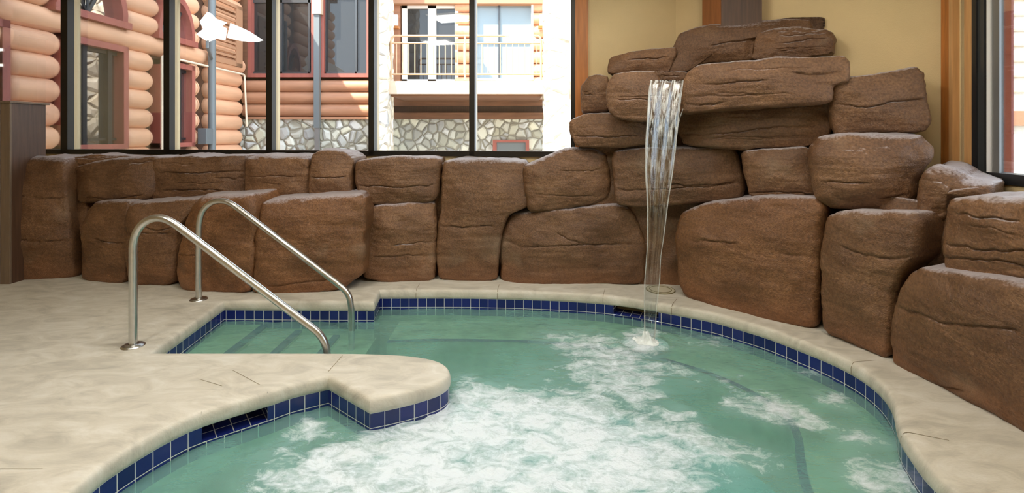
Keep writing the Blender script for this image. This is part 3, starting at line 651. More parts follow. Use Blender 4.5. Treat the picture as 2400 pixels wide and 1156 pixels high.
    wf = N('ShaderNodeBsdfPrincipled'); wf.inputs['Base Color'].default_value = (.76, .84, .90, 1); wf.inputs['Roughness'].default_value = .45
    f2 = N('ShaderNodeTexNoise'); f2.inputs['Scale'].default_value = 70; f2.inputs['Detail'].default_value = 4; L(mpf.outputs[0], f2.inputs[0])
    bf = N('ShaderNodeBump'); bf.inputs['Strength'].default_value = .8; bf.inputs['Distance'].default_value = .012; L(f2.outputs[0], bf.inputs['Height']); L(bf.outputs[0], wf.inputs['Normal'])
    mm = N('ShaderNodeMixShader'); L(mf.outputs[0], mm.inputs[0]); L(mw.outputs[0], mm.inputs[1]); L(wf.outputs[0], mm.inputs[2]); L(mm.outputs[0], o.inputs[0])
    ob = mesh_obj('pool_water', V, q.tolist(), m, None, True, (0, 2.5, WZ))
    a = ob.data.attributes.new('foam', 'FLOAT', 'POINT'); a.data.foreach_set('value', D.ravel()[used].astype(np.float32))
    setp(ob, 'green bubbling hot tub water with white foam filling the basin', 'water', kind='stuff')
water()

# ------------------------------------------------------------------ waterfall
def watermat():
    m, nt, N, L = newmat('falling_water')
    o = N('ShaderNodeOutputMaterial'); uv = N('ShaderNodeUVMap')
    mp = N('ShaderNodeMapping'); mp.inputs['Scale'].default_value = (16, 3.2, 1); L(uv.outputs[0], mp.inputs[0])
    n = N('ShaderNodeTexNoise'); n.inputs['Scale'].default_value = 1; n.inputs['Detail'].default_value = 5; n.inputs['Distortion'].default_value = .6; L(mp.outputs[0], n.inputs[0])
    r = N('ShaderNodeValToRGB'); L(n.outputs[0], r.inputs[0]); r.color_ramp.elements[0].position = .47; r.color_ramp.elements[1].position = .68
    at = N('ShaderNodeAttribute'); at.attribute_name = 'streak'
    ml = N('ShaderNodeMath'); ml.operation = 'MULTIPLY'; L(r.outputs[0], ml.inputs[0]); L(at.outputs['Fac'], ml.inputs[1])
    mr = N('ShaderNodeMath'); mr.operation = 'ADD'; mr.use_clamp = True; L(ml.outputs[0], mr.inputs[0])
    at2 = N('ShaderNodeAttribute'); at2.attribute_name = 'rim'; L(at2.outputs['Fac'], mr.inputs[1])
    t = N('ShaderNodeBsdfTransparent'); t.inputs[0].default_value = (.93, .95, .95, 1)
    gl = N('ShaderNodeBsdfGlossy'); gl.inputs['Roughness'].default_value = .12; 
    b = N('ShaderNodeBump'); b.inputs['Strength'].default_value = .6; b.inputs['Distance'].default_value = .01; L(n.outputs[0], b.inputs['Height']); L(b.outputs[0], gl.inputs['Normal'])
    d = N('ShaderNodeBsdfDiffuse'); d.inputs[0].default_value = (.80, .80, .76, 1)
    a = N('ShaderNodeMixShader'); a.inputs[0].default_value = .10; L(t.outputs[0], a.inputs[1]); L(gl.outputs[0], a.inputs[2])
    c = N('ShaderNodeMixShader'); L(mr.outputs[0], c.inputs[0]); L(a.outputs[0], c.inputs[1]); L(d.outputs[0], c.inputs[2]); L(c.outputs[0], o.inputs[0])
    return m
M['fall'] = watermat()
def fall_depth(py):
    # ballistic: out from the lip
    zl = 1.86; Y = 4.04
    for _ in range(12):
        z = H-(py-HY)/F*Y; Y = 3.98-.16*math.sqrt(max(zl-z, 0))
    return Y
def waterfall():
    L_ = [(188,1524),(215,1521),(260,1518),(330,1514),(400,1513),(480,1517),(560,1518),(620,1514),(660,1511),(720,1510),(800,1512)]
    R_ = [(188,1602),(215,1598),(260,1592),(300,1588),(340,1584),(400,1577),(480,1565),(560,1555),(600,1549),(660,1546),(720,1539),(800,1534)]
    root = empty('waterfall', tuple(gp(1516, 800, WZ)), 'thin clear sheet of water falling from the rock lip into the hot tub', 'waterfall')
    ys = np.arange(188, 806, 5.0); lx = np.interp(ys, *zip(*L_)); rx = np.interp(ys, *zip(*R_)); nu = 33
    V, uv, stk, rim = [], [], [], []
    for i, y in enumerate(ys):
        Y = fall_depth(y)
        for k in range(nu):
            u = k/(nu-1); x = lx[i]+(rx[i]-lx[i])*u
            p = wp(x, y, Y+.015*math.sin(u*math.pi)+.006*math.sin(u*19+i*.02)); V.append(tuple(p)); uv.append((u, y/100))
            t = (y-188)/600
            e = .5*max(math.exp(-((u)/.035)**2), .8*math.exp(-((1-u)/.03)**2))
            if t > .8: e *= .6
            rim.append(e); stk.append(max(0, .75-1.15*t) if t < .22 else max(.05, .42-.6*t) if t < .52 else .05)
    f = [(i*nu+k, i*nu+k+1, (i+1)*nu+k+1, (i+1)*nu+k) for i in range(len(ys)-1) for k in range(nu-1)]
    o = mesh_obj('water_sheet', V, f, M['fall'], root, True, root['_w'], uvs=uv)
    for nme, arr in (('streak', stk), ('rim', rim)):
        a = o.data.attributes.new(nme, 'FLOAT', 'POINT'); a.data.foreach_set('value', np.array(arr, dtype=np.float32))
    md = o.modifiers.new('s', 'SOLIDIFY'); md.thickness = .004
    # rope-like edges
    rope = simple('water_rope', (205, 205, 198), .12, spec=.8)
    nt = rope.node_tree; p = [n for n in nt.nodes if n.type == 'BSDF_PRINCIPLED'][0]; p.inputs['Alpha'].default_value = .35
    for pts, r0 in ((L_, .0042), (R_, .0036)):
        yy = np.arange(200, 804, 6.0); xx = np.interp(yy, [a for a, b in pts], [b for a, b in pts])
        ro = [r0*(1+.5*vnoise(np.array([[y*.04, r0*900, 0]]), 4)[0]) for y in yy]
        MB().tube([wp(x, y, fall_depth(y)-.006) for x, y in zip(xx, yy)], ro, 8).build('water_strand', rope, root, smooth=True)
    # stray strand from the corner of the lip
    MB().tube([wp(1601, 255, 4.0), wp(1594, 275, 3.98), wp(1588, 300, 3.96), wp(1583, 330, 3.93)], .003, 6).build('water_strand', rope, root, smooth=True)
waterfall()
def splash():
    c = gp(1512, 800, WZ); foam = simple('splash_foam', (228, 236, 236), .4, noise=.08, nscale=40, bump=.6, bscale=60)
    n, mrr = 96, 26; V = []
    for j in range(mrr):
        r = .17*j/(mrr-1)
        for k in range(n):
            a = 2*math.pi*k/n; x = math.cos(a)*r; y = math.sin(a)*r*.8
            V.append((x, y, r))
    V = np.array(V); nz = fbm(np.c_[V[:, :2]*22, V[:, 2]*0], 4, 5); r = V[:, 2].copy()
    h = .036*np.exp(-((r)/.07)**2)*(1+.9*nz)+.03*np.exp(-((r-.05)/.03)**2)*np.clip(nz*2, 0, 1.5)
    h -= .012*np.clip((r-.12)/.05, 0, 1)
    P = np.c_[V[:, 0]+c.x, V[:, 1]+c.y, WZ-.002+h]
    f = [(j*n+k, j*n+(k+1) % n, (j+1)*n+(k+1) % n, (j+1)*n+k) for j in range(mrr-1) for k in range(n)]
    o = mesh_obj('splash', P, f, foam, None, True, tuple(c)); setp(o, 'white foaming splash where the waterfall hits the hot tub', 'splash', kind='stuff')
splash()

# ------------------------------------------------------------------ handrails
def arcpts(pts, r=.07):
    """polyline with rounded corners"""
    out = [Vector(pts[0])]
    for i in range(1, len(pts)-1):
        p0, p1, p2 = Vector(pts[i-1]), Vector(pts[i]), Vector(pts[i+1])
        rr = r[i-1] if isinstance(r, (list, tuple)) else r
        a = p1+(p0-p1).normalized()*rr; b = p1+(p2-p1).normalized()*rr
        for k in range(13):
            t = k/12; out.append(a*(1-t)**2+p1*2*t*(1-t)+b*t*t)
    out.append(Vector(pts[-1])); return out
def catmull3(P, n=8):
    out = []
    for i in range(len(P)-1):
        p0, p1, p2, p3 = P[max(i-1, 0)], P[i], P[i+1], P[min(i+2, len(P)-1)]
        for k in range(n):
            t = k/n; out.append(.5*(2*p1+(p2-p0)*t+(2*p0-5*p1+4*p2-p3)*t*t+(3*p1-p0-3*p2+p3)*t**3))
    return out+[P[-1]]
def rail(label, corner_px, r, plates):
    pts = [wp(x, y, Y) for x, y, Y in corner_px]; pts[0].z = .0; pts[1].x = pts[0].x; 
    root = empty('handrail', (pts[0].x, pts[0].y, 0), label, 'handrail')
    path = [Vector(p) for p in catmull3(pts)]
    dense = [path[0]]
    for p in path[1:]:
        q = dense[-1]; m_ = max(1, int((p-q).length/.05))
        dense += [q.lerp(p, k/m_) for k in range(1, m_+1)]
    MB().tube(dense, .0245, 24).build('rail_tube', M['steel'], root, smooth=True)
    p = pts[0]; n = 40; prof = [(.028, .016), (.034, .016), (.052, .013), (.066, .006), (.069, 0)]
    V = [(p.x+rr*math.cos(2*math.pi*k/n), p.y+rr*math.sin(2*math.pi*k/n), z+.001) for rr, z in prof for k in range(n)]
    f = [(j*n+k, (j+1)*n+k, (j+1)*n+(k+1) % n, j*n+(k+1) % n) for j in range(4) for k in range(n)]
    mesh_obj('base_plate', V, f, M['steel'], root, True, (p.x, p.y, 0))
rail('near polished steel handrail whose post stands on the pale deck', [(312,811,3.265),(312,780,3.265),(312,600,3.265),(312,580,3.265),(316,556,3.265),(324,538,3.265),(337,523,3.265),(353,514,3.265),(371,511,3.265),(388,514,3.265),(404,522,3.265),(420,533,3.265),(436,545,3.265),(700,745,3.25),(736,772,3.25),(750,786,3.25),(760,803,3.25),(766,826,3.25),(768,870,3.25)], [.20,.05,.10,.12], 1)
rail('far polished steel handrail at the back of the steps against the boulders', [(466,703,4.19),(466,680,4.19),(466,560,4.19),(466,542,4.19),(468,518,4.19),(473,500,4.19),(482,486,4.19),(495,476,4.19),(511,471,4.185),(527,472,4.18),(542,478,4.175),(556,487,4.17),(572,499,4.16),(760,641,4.02),(792,666,4.0),(806,678,3.99),(817,693,3.98),(822,712,3.975),(824,740,3.97),(824,832,3.97)], [.20,.05,.10,.10], 1)

# round lid on the coping by the waterfall
c = gp(1548, 680)
o = MB().tube([(c.x, c.y, 0), (c.x, c.y, .006)], .125, 40).build('skimmer_cover', M['lid'], smooth=True)
setp(o, 'round beige skimmer lid on the coping behind the falling water', 'lid')
ring = [(c.x+.095*math.cos(a*math.pi/20), c.y+.095*math.sin(a*math.pi/20), .006) for a in range(41)]
o['_w'] = (c.x, c.y, 0)
MB().tube(ring, .004, 6, False).build('cover_rim', M['recess'], o)
ring = [(c.x+.125*math.cos(a*math.pi/20), c.y+.125*math.sin(a*math.pi/20), .003) for a in range(41)]
MB().tube(ring, .005, 6, False).build('outer_ring', M['recess'], o)

# ------------------------------------------------------------------ room shell
Y0 = 5.17
def wy(x): return Y0-S*x                 # window wall
def rx_(y): return 2.657+S*y             # right wall
def wall_box(name, a, b, z0, z1, t, mat, parent=None, out=1, kind='structure'):
    a = Vector(a); b = Vector(b); d = (b-a).normalized(); n = Vector((-d.y, d.x))*t*out
    mb = MB().prism([(a.x, a.y, z0), (b.x, b.y, z0), (b.x, b.y, z1), (a.x, a.y, z1)], (n.x, n.y, 0))
    o = mb.build(name, mat, parent)
    if not parent and kind: setp(o, kind=kind)
    return o
def wx(px):                              # x on the window wall seen at pixel column px
    t = (px-CX)/F; return Y0*t/(1+S*t)
CH = 3.3
xl = -7.0; xj = wx(1346); xc = wx(1584)
ZS = 1.185
wall_box('wall_back', (xl, wy(xl)), (xj, wy(xj)), -.05, ZS, .2, M['plaster'])
wall_box('wall_back', (xj, wy(xj)), (xc, wy(xc)), -.05, CH, .2, M['plaster'])
cr = Vector((rx_(3.58), 3.58))
wall_box('wall_corner', (xc, wy(xc)), tuple(cr), -.05, CH, .2, M['plaster'])
yw = 3.40
wall_box('wall_right', (rx_(3.58), 3.58), (rx_(yw), yw), -.05, CH, .15, M['plaster'])
wall_box('wall_right', (rx_(yw), yw), (rx_(.9), .9), -.05, 1.10, .15, M['plaster'])
wall_box('wall_right', (rx_(.9), .9), (rx_(-1.5), -1.5), -.05, CH, .15, M['plaster'])
wall_box('wall_left', (-7.0, -1.5), (-7.0, wy(-7)), -.05, CH, .15, M['plaster'])
wall_box('wall_front', (4.2, -1.5), (-7.0, -1.5), -.05, CH, .15, M['plaster'])
o = MB().box(-7.3, -1.8, CH, 4.3, 6.4, CH+.15).build('ceiling', M['ceiling']); setp(o, kind='structure')
for (x, y, e) in ((-2.6, 1.4, 1), (-.9, 1.4, 1), (1.2, 1.4, 1), (-1.6, 3.2, 1), (.4, 3.0, 1), (1.4, 2.4, 1)):
    r_ = empty('ceiling_light', (x, y, CH-.06), 'square recessed warm ceiling light above the pool room', 'light', 'ceiling lights of the pool room')
    MB().box(x-.32, y-.32, CH-.05, x+.32, y+.32, CH-.001).build('housing', M['white_paint'], r_)
    MB().box(x-.28, y-.28, CH-.056, x+.28, y+.28, CH-.0505).build('diffuser', M['emit'], r_)

# window_1: long back window
win = bpy.data.objects.new('window_1', None); C.objects.link(win); win['_w'] = (0, 0, 0); setp(win, kind='structure')
def along(xa, xb, z0, z1, y_in, y_out, name, mat, parent):
    """box following the window wall, y_in .. y_out measured outward from its inner face"""
    n = Vector((S, 1)).normalized()
    a = Vector((xa, wy(xa)))+n*y_in; b = Vector((xb, wy(xb)))+n*y_in; t = n*(y_out-y_in)
    return MB().prism([(a.x, a.y, z0), (b.x, b.y, z0), (b.x, b.y, z1), (a.x, a.y, z1)], (t.x, t.y, 0)).build(name, mat, parent)
along(xl, wx(1346), ZS-.005, ZS+.05, -.03, .14, 'sill_bar', M['bronze'], win)
along(xl, wx(1346), CH-.12, CH, -.03, .14, 'head_bar', M['bronze'], win)
mull = [(-95, 14), (148, 16), (388, 14), (627, 14), (866, 13), (1101, 13), (1338, 10)]
for px, w in mull:
    along(wx(px), wx(px+w), ZS, CH-.1, -.03, .05, 'mullion', M['bronze'], win)
    along(wx(px+1), wx(px+w-1), ZS+.04, CH-.1, .05, .13, 'mullion_return', M['bronze_edge'], win)
for i in range(len(mull)-1):
    a, b = mull[i][0]+mull[i][1], mull[i+1][0]
    along(wx(a)-.01, wx(b)+.01, ZS+.04, CH-.1, .085, .091, 'pane', M['glass'], win)
along(xl, wx(1346), CH, CH+.3, 0, .1, 'header', M['plaster'], win)
o = along(wx(1348), wx(1378), .9, CH, -.035, .0, 'trim_1', M['orange_wood'], None); setp(o, kind='structure')

# wood post in the diagonal corner
pr = empty('wood_post', tuple(wp(1700, 60, 4.45)), 'stained wooden post rising behind the tallest boulder in the corner', 'post')
p1 = wp(1646, 60, 4.62); p2 = wp(1690, 60, 4.38); p3 = wp(1785, 60, 4.28); 
MB().prism([(p1.x, p1.y, 1.9), (p2.x, p2.y, 1.9), (p3.x, p3.y, 1.9), (p3.x, p3.y+.09, 1.9), (p1.x+.04, p1.y+.05, 1.9)], (0, 0, CH-1.9)).build('post_core', simple('post_wood', (142, 88, 48), .5, noise=.2, nscale=6, stretch=(6, 6, .5)), pr)
dd = Vector((p3.x-p2.x, p3.y-p2.y)).normalized(); nn = Vector((dd.y, -dd.x))*.018
MB().prism([(p2.x, p2.y, 1.9), (p3.x, p3.y, 1.9), (p3.x+nn.x, p3.y+nn.y, 1.9), (p2.x+nn.x, p2.y+nn.y, 1.9)], (0, 0, CH-1.9)).build('front_shade_board', M['brown_wood'], pr)  # darker board puts the shading of the post's front into its colour

# right window
def ry(px):
    t = (px-CX)/F; return 2.657/(t-S)
def rbox(pa, pb, z0, z1, i, o_, name, mat, parent):
    """box along right wall between pixel columns, i/o = how far into the room its two faces stand"""
    ya, yb = (ry(pa) if pa < 5000 else pa-10000), (ry(pb) if pb < 5000 else pb-10000)
    n = Vector((-1, S)).normalized(); a = Vector((rx_(ya), ya)); b = Vector((rx_(yb), yb))
    P = [a+n*i, b+n*i, b+n*o_, a+n*o_]
    return MB().prism([(p.x, p.y, z0) for p in P], (0, 0, z1-z0)).build(name, mat, parent)
zr = 1.10
o = rbox(2216, 2240, .95, CH, .0, .03, 'trim_2', M['orange_wood'], None); setp(o, kind='structure')
o = rbox(2240, 2249, .95, CH, .0, .045, 'trim_3', M['tan_wood'], None); setp(o, kind='structure')
o = rbox(2252, 2281, .95, CH, -.08, .0, 'trim_4', M['tan_wood'], None); setp(o, kind='structure')
w2 = bpy.data.objects.new('window_2', None); C.objects.link(w2); w2['_w'] = (0, 0, 0); setp(w2, kind='structure')
rbox(2281, 2292, zr, CH, -.10, .01, 'frame_stile', M['black_frame'], w2)
rbox(2292, 2306, zr, CH, -.10, .0, 'frame_stile', M['alu_dark'], w2)
rbox(2306, 2312, zr, CH, -.10, -.005, 'frame_stile', M['black_frame'], w2)
rbox(2312, 2320, zr, CH, -.03, .0, 'white_gasket', M['white_vinyl'], w2)
rbox(2320, 2338, zr, CH, -.022, -.01, 'frame_stile', M['alu'], w2)
rbox(2281, 10000+.9, zr-.005, zr+.062, -.10, .012, 'sill_bar', M['black_frame'], w2)
rbox(2337, 10000+.9, zr+.06, CH, -.022, -.017, 'pane', M['glass'], w2)
rbox(2281, 10000+.9, CH, CH+.25, -.10, .0, 'header', M['plaster'], w2)

# left cabinet
A_ = wp(38, 660, 4.68); x1 = A_.x; x0 = x1-.75; yf = 4.62
cab = empty('wooden_cabinet', ((x0+x1)/2, yf+.25, 0), 'tall weathered wood cabinet with a thin cap at the left edge', 'cabinet')
MB().box(x0, yf+.02, 0, x1-.004, yf+.36, 1.71).build('body', M['brown_wood'], cab)
for a, b in ((x1-.085, x1), (x1-.36, x1-.09), (x1-.63, x1-.365), (x0, x1-.635)):
    MB().box(a, yf, .0, b, yf+.02, 1.71).build('plank', M['grey_wood'], cab, bevel=.003)
MB().box(x0-.02, yf-.015, 1.71, x1+.02, yf+.38, 1.728).build('cap', M['grey_wood'], cab)

# ------------------------------------------------------------------ outdoors, log building on the left
lx_ = lambda Y: -6.6+.02*(Y-7.2)
lY = lambda px: 6.744/((CX-px)/F+.02) if True else 0
PZ = .34; Z0 = 1.196
lb = empty('log_building', (-7.2, 9, -.2), 'left building of stacked orange stained logs with red framed windows', 'building')
MB().prism([(lx_(5.9)-.14, 5.9, -.2), (lx_(12)-.14, 12.0, -.2), (lx_(12)-.14, 12.0, 6.4), (lx_(5.9)-.14, 5.9, 6.4)], (-1.5, 0, 0)).build('log_backing', M['chink'], lb)
MB().box(-9.0, 5.6, 6.4, -6.60, 11.9, 6.55).build('roof_edge', M['beam_brown'], lb)
def logs(mb, ya, yb, row, end0=True, end1=True, r=.178):
    zc = Z0+PZ*(row+.5); xa = lx_
    pts, rs = [], []
    if end0:
        for k in range(5): a = k/5*math.pi/2; pts.append(ya+r*.9*(1-math.cos(a))); rs.append(max(.01, r*math.sin(a)))
    pts.append(ya+(r*.9 if end0 else 0)); rs.append(r)
    pts.append(yb-(r*.9 if end1 else 0)); rs.append(r)
    if end1:
        for k in range(5): a = (k+1)/5*math.pi/2; pts.append(yb-r*.9*(1-math.sin(a))); rs.append(max(.01, r*math.cos(a)))
    P = [(xa(y)-.12, y, zc) for y in pts]; mb.tube(P, rs, 28)
sections = MB()
ya_, yb_, yc_, yd_, ye_ = lY(147), lY(172), lY(292), lY(362), lY(450)
for row in range(-4, 14):
    y_near_start = lY(12) if row <= 3 else 5.95
    if row == 5: logs(sections, 5.95, 11.88, row, False, False); continue
    if row < 5:
        logs(sections, max(6.3, lY(12)) if -1 <= row <= 3 else 5.95, lY(147), row, row in range(-1, 4), True)
        logs(sections, lY(290), lY(362), row); logs(sections, lY(449), lY(470), row, True, True); logs(sections, lY(487), 11.88, row)
    else:
        w = max(0, (row-6))*.35
        logs(sections, 5.95, lY(170)-.3+min(w, .4), row, False, True)
        logs(sections, lY(293)-min(w, 1)*.3, lY(366)+.1, row); logs(sections, lY(449)-min(w, 1)*.4, lY(470), row); 
        logs(sections, lY(487), lY(490) if row < 0 else 11.88, row)
sections.build('log_courses', M['log'], lb, smooth=True, origin=(0, 0, 0))
def lwall(y0, y1, z0, z1, d0, d1, name, mat, parent):
    """box on the log wall; d = distance out from x = lx"""
    P = [(lx_(y0)+d0, y0, z0), (lx_(y1)+d0, y1, z0), (lx_(y1)+d1, y1, z0), (lx_(y0)+d1, y0, z0)]
    return MB().prism(P, (0, 0, z1-z0)).build(name, mat, parent)
def red_window(y0, y1, z0, z1, bars, near_open=False):
    f = MB(); t = .10
    for a, b, c, d in ((y0, y1, z1-t, z1), (y0, y0+t, z0, z1), (y1-t, y1, z0, z1), (y0, y1, z0, z0+.08)):
        P = [(lx_(a)-.13, a, c), (lx_(b)-.13, b, c), (lx_(b)+.07, b, c), (lx_(a)+.07, a, c)]; f.prism(P, (0, 0, d-c))
    w = f.build('window_frame', M['red_trim'], lb)
    w_ = w; w_['_w'] = tuple(w.location+Vector(lb['_w']))
    lwall(y0+t, y1-t, z0+.08, z1-t, -.11, -.10, 'pane', M['dark_glass'], w_)
    s = MB()
    for yb in bars: P = [(lx_(yb)-.10, yb-.05, z0+.08), (lx_(yb)-.10, yb+.03, z0+.08), (lx_(yb)-.02, yb+.03, z0+.08), (lx_(yb)-.02, yb-.05, z0+.08)]; s.prism(P, (0, 0, z1-t-z0-.08))
    P = [(lx_(y0)-.10, y0+t, z0+.14), (lx_(y1)-.10, y1-t, z0+.14), (lx_(y1)-.06, y1-t, z0+.14), (lx_(y0)-.06, y0+t, z0+.14)]; s.prism(P, (0, 0, .04))
    P = [(lx_(y0)-.10, y0+t, z1-t-.06), (lx_(y1)-.10, y1-t, z1-t-.06), (lx_(y1)-.05, y1-t, z1-t-.06), (lx_(y0)-.05, y0+t, z1-t-.06)]; s.prism(P, (0, 0, .06))
    s.build('sash', M['black_frame'], w_)
red_window(lY(138), lY(292), 1.18, 2.90, [lY(203), lY(262)])
red_window(lY(366), lY(450), 1.18, 2.82, [lY(425)])
red_window(5.4, lY(12), 1.55, 2.90, [5.9])
def arch_window(y0, y1, z0, ht):
    n = 20; yc = (y0+y1)/2; a = (y1-y0)/2
    def P(sc, d): return [(lx_(yc)+d, yc-a*sc, z0+.06)]+[(lx_(yc+a*sc*math.cos(math.pi-math.pi*k/n))+d, yc-a*sc*math.cos(math.pi*k/n), z0+.06+(ht*sc)*math.sin(math.pi*k/n)) for k in range(1, n)]+[(lx_(yc)+d, yc+a*sc, z0+.06)]
    out, inn = P(1, .07), P(.84, .07); nV = len(out); V = out+inn+P(1, -.12)+P(.84, -.12)
    f = [(i, i+1, nV+i+1, nV+i) for i in range(nV-1)]+[(nV+i, nV+i+1, 3*nV+i+1, 3*nV+i) for i in range(nV-1)]+[(i+1, i, 2*nV+i, 2*nV+i+1) for i in range(nV-1)]
    w = mesh_obj('arched_window_frame', V, f, M['red_trim'], lb, False, (lx_(yc), yc, z0)); w['_w'] = (lx_(yc), yc, z0)
    lwall(y0-.04, y1+.04, z0-.03, z0+.08, -.12, .10, 'arch_sill', M['red_trim'], w)
    mesh_obj('pane', P(.86, -.09), [tuple(range(nV))], M['dark_glass'], w, False, (lx_(yc), yc, z0))
    s = MB(); o_ = Vector((lx_(yc)-.06, yc, z0+.08))
    for ang in (50, 90, 130):
        s.tube([o_, o_+Vector((0, -math.cos(math.radians(ang))*a*.85, math.sin(math.radians(ang))*ht*.85))], .022, 6)
    s.build('radial_bars', M['black_frame'], w)
arch_window(lY(120), lY(292), 3.23, .95); arch_window(lY(364), lY(450), 3.23, .85)
# wooden louvre
y0, y1 = lY(490), lY(560); z1_, z0_ = 4.45, 3.02
lf = MB()
for a, b, c, d in ((y0, y1, z0_, z0_+.08), (y0, y0+.08, z0_, z1_), (y1-.25, y1, z0_, z1_), (y0, y1, z1_-.08, z1_)):
    lf.prism([(lx_(a)-.1, a, c), (lx_(b)-.1, b, c), (lx_(b)+.09, b, c), (lx_(a)+.09, a, c)], (0, 0, d-c))
lv = lf.build('louvre_frame', M['vent'], lb); lv['_w'] = tuple(lv.location+Vector(lb['_w']))
sl = MB(); z = z0_+.1
while z < z1_-.1:
    sl.prism([(lx_(y0)+.02, y0+.05, z), (lx_(y1)+.02, y1-.2, z), (lx_(y1)+.075, y1-.2, z-.03), (lx_(y0)+.075, y0+.05, z-.03)], (0, 0, .05)); z += .105
sl.build('slats', M['vent'], lv)
# drainpipe with box, conduit
dp = empty('drainpipe', (lx_(lY(479))+.16, lY(479), -.2), 'grey round drainpipe with a meter box on the log wall', 'pipe')
yq = lY(479); xq = lx_(yq)+.16
MB().tube([(xq, yq, -.2), (xq, yq, 4.6)], .075, 16).build('pipe', M['pipe_grey'], dp, smooth=True)
MB().box(xq-.10, yq-.32, 1.22, xq+.08, yq-.08, 1.55).build('meter_box', M['pipe_grey'], dp, bevel=.01)
cd = MB().tube(arcpts([(lx_(lY(366))+.13, lY(366)-.03, .9), (lx_(lY(366))+.13, lY(366)-.03, 2.87), (lx_(lY(470))+.13, 11.75, 2.86), (lx_(11.9)+.13, 11.8, 1.62)], .06), .022, 10).build('conduit', M['pipe_white'], None, smooth=True)
setp(cd, 'thin cream conduit running across the log wall over the second window', 'conduit')
# white glare built as glowing panels in front of the drainpipe
lm = empty('white_glare', tuple(wp(487, 75, 9.6)), 'bright white star-shaped glare built as faceted glowing panels by the grey drainpipe', 'glare')
for poly_ in ([(482,95),(460,80),(476,68),(468,50),(486,28),(500,42),(524,50),(512,58),(524,64),(520,92),(500,88)], [(532,88),(536,70),(540,54),(576,70),(610,92),(596,96),(560,94)]):
    P = [wp(x, y, 9.6) for x, y in poly_]; MB().prism(P, (0, .12, 0)).build('shade', M['glare_white'], lm)  # each glowing panel is a piece of the painted glare
MB().tube([wp(486, 92, 9.65), wp(486, 110, 9.65), (xq, yq, wp(486, 125, 9.65).z)], .03, 8).build('bracket', M['pipe_grey'], lm)  # added arm joining the glare panels to the drainpipe

# ------------------------------------------------------------------ lodge with the balcony
YF = 12.0
lo = empty('lodge_building', (0, 13.5, -.2), 'sunlit lodge with stone base, brown logs and a balcony facing the window', 'building')
def part(name, mat, x0, y0, x1, y1, Y, d, parent=lo, smooth=False):
    o = MB().pxbox(x0, y0, x1, y1, Y, d).build(name, mat, parent); o['_w'] = tuple(o.location+Vector(parent['_w'])); return o
part('stone_base', M['stone'], 520, 279, 868, 500, YF, .6)
part('base_trim', M['log_brown'], 575, 274, 866, 280, YF-.06, .2)
lg = MB()
for yc in (202, 229.5, 259):
    a = wp(570, yc, YF); b = wp(866, yc, YF); lg.tube([(a.x, YF+.06, a.z), (b.x, YF+.06, b.z)], .152, 24)
lg.build('log_courses', M['log_brown'], lo, smooth=True)
part('wall_behind', M['chink'], 515, -260, 868, 279, YF+.18, .3)
part('corner_post', M['beam_brown'], 556, -200, 580, 181, YF-.05, .2)
part('upper_siding', M['beam_brown'], 575, -260, 866, -2, YF+.05, .15)
def big_window(x0, x1, y0, y1, t, glass, bars, Y=YF, fm='red_trim'):
    f = MB()
    for q in ((x0, y0, x1, y0+t), (x0, y1-t, x1, y1), (x0, y0+t, x0+t, y1-t), (x1-t, y0+t, x1, y1-t)): f.pxbox(*q, Y-.06, .22)
    w = f.build('window_frame', M[fm], lo); w['_w'] = tuple(w.location+Vector(lo['_w']))
    part('pane', M[glass], x0+t, y0+t, x1-t, y1-t, Y+.08, .02, w)
    s = MB()
    for q in bars: s.pxbox(*q, Y+.03, .05)
    if bars: s.build('sash', M['alu_dark'], w)
    return w
w = big_window(580, 738, -60, 181, 9, 'room_glass', [(589, -50, 593, 172), (656, -50, 661, 172), (722, -50, 726, 172), (589, 168, 729, 172), (589, -2, 729, 6)])
part('curtain', M['pale_glass'], 592, 0, 604, 168, YF+.12, .01, w)
w = big_window(750, 868, -60, 181, 9, 'room_glass', [(759, -50, 764, 172), (832, -50, 836, 172), (759, 168, 859, 172)])
part('curtain', M['pale_glass'], 766, 0, 800, 168, YF+.12, .01, w)
pf = empty('drainpipe', tuple(wp(741, 480, YF-.15)), 'grey square drainpipe between the two red framed lodge windows', 'pipe')
MB().pxbox(735, 30, 748, 300, YF-.18, .10).build('pipe', M['pipe_grey'], pf); MB().pxbox(737, 300, 747, 480, YF-.17, .09).build('lower_pipe', M['alu'], pf)
MB().pxbox(731, -60, 752, 32, YF-.22, .15).build('hopper', M['slab'], pf)

def pillar(label_x0, x1, Y, d):
    a = wp(label_x0, 0, Y); b = wp(x1, 0, Y); n = 26; V = []; rows = 60
    zb, zt = -.2, 6.6
    # closed rectangular section, lumpy
    per = []
    for k in range(n): per.append((a.x+(b.x-a.x)*k/n, Y))
    for k in range(n): per.append((b.x, Y+d*k/n))
    for k in range(n): per.append((b.x+(a.x-b.x)*k/n, Y+d))
    for k in range(n): per.append((a.x, Y+d-d*k/n))
    for j in range(rows+1):
        for p in per: V.append((p[0], p[1], zb+(zt-zb)*j/rows))
    V = np.array(V); c = np.array([(a.x+b.x)/2, Y+d/2]); dr = V[:, :2]-c; dr /= np.linalg.norm(dr, axis=1, keepdims=True)
    V[:, :2] += dr*(fbm(V*6, 3, 9)*.03)[:, None]
    m_ = len(per); f = [(j*m_+k, j*m_+(k+1) % m_, (j+1)*m_+(k+1) % m_, (j+1)*m_+k) for j in range(rows) for k in range(m_)]
    o = mesh_obj('stone_pillar', V, f, M['stone_pale'], lo, True, (c[0], c[1], -.2)); return o
pillar(866, 908, 11.3, .6); pillar(1276, 1335, 11.3, .6)
part('balcony_slab', M['slab'], 900, 190, 1283, 220, 11.45, 2.0)
part('balcony_slab', M['slab'], 1322, 190, 1420, 220, 11.45, 2.0)
part('soffit_band', M['beam_brown'], 916, 221, 1270, 226, 11.6, 1.7)
YB = 13.3
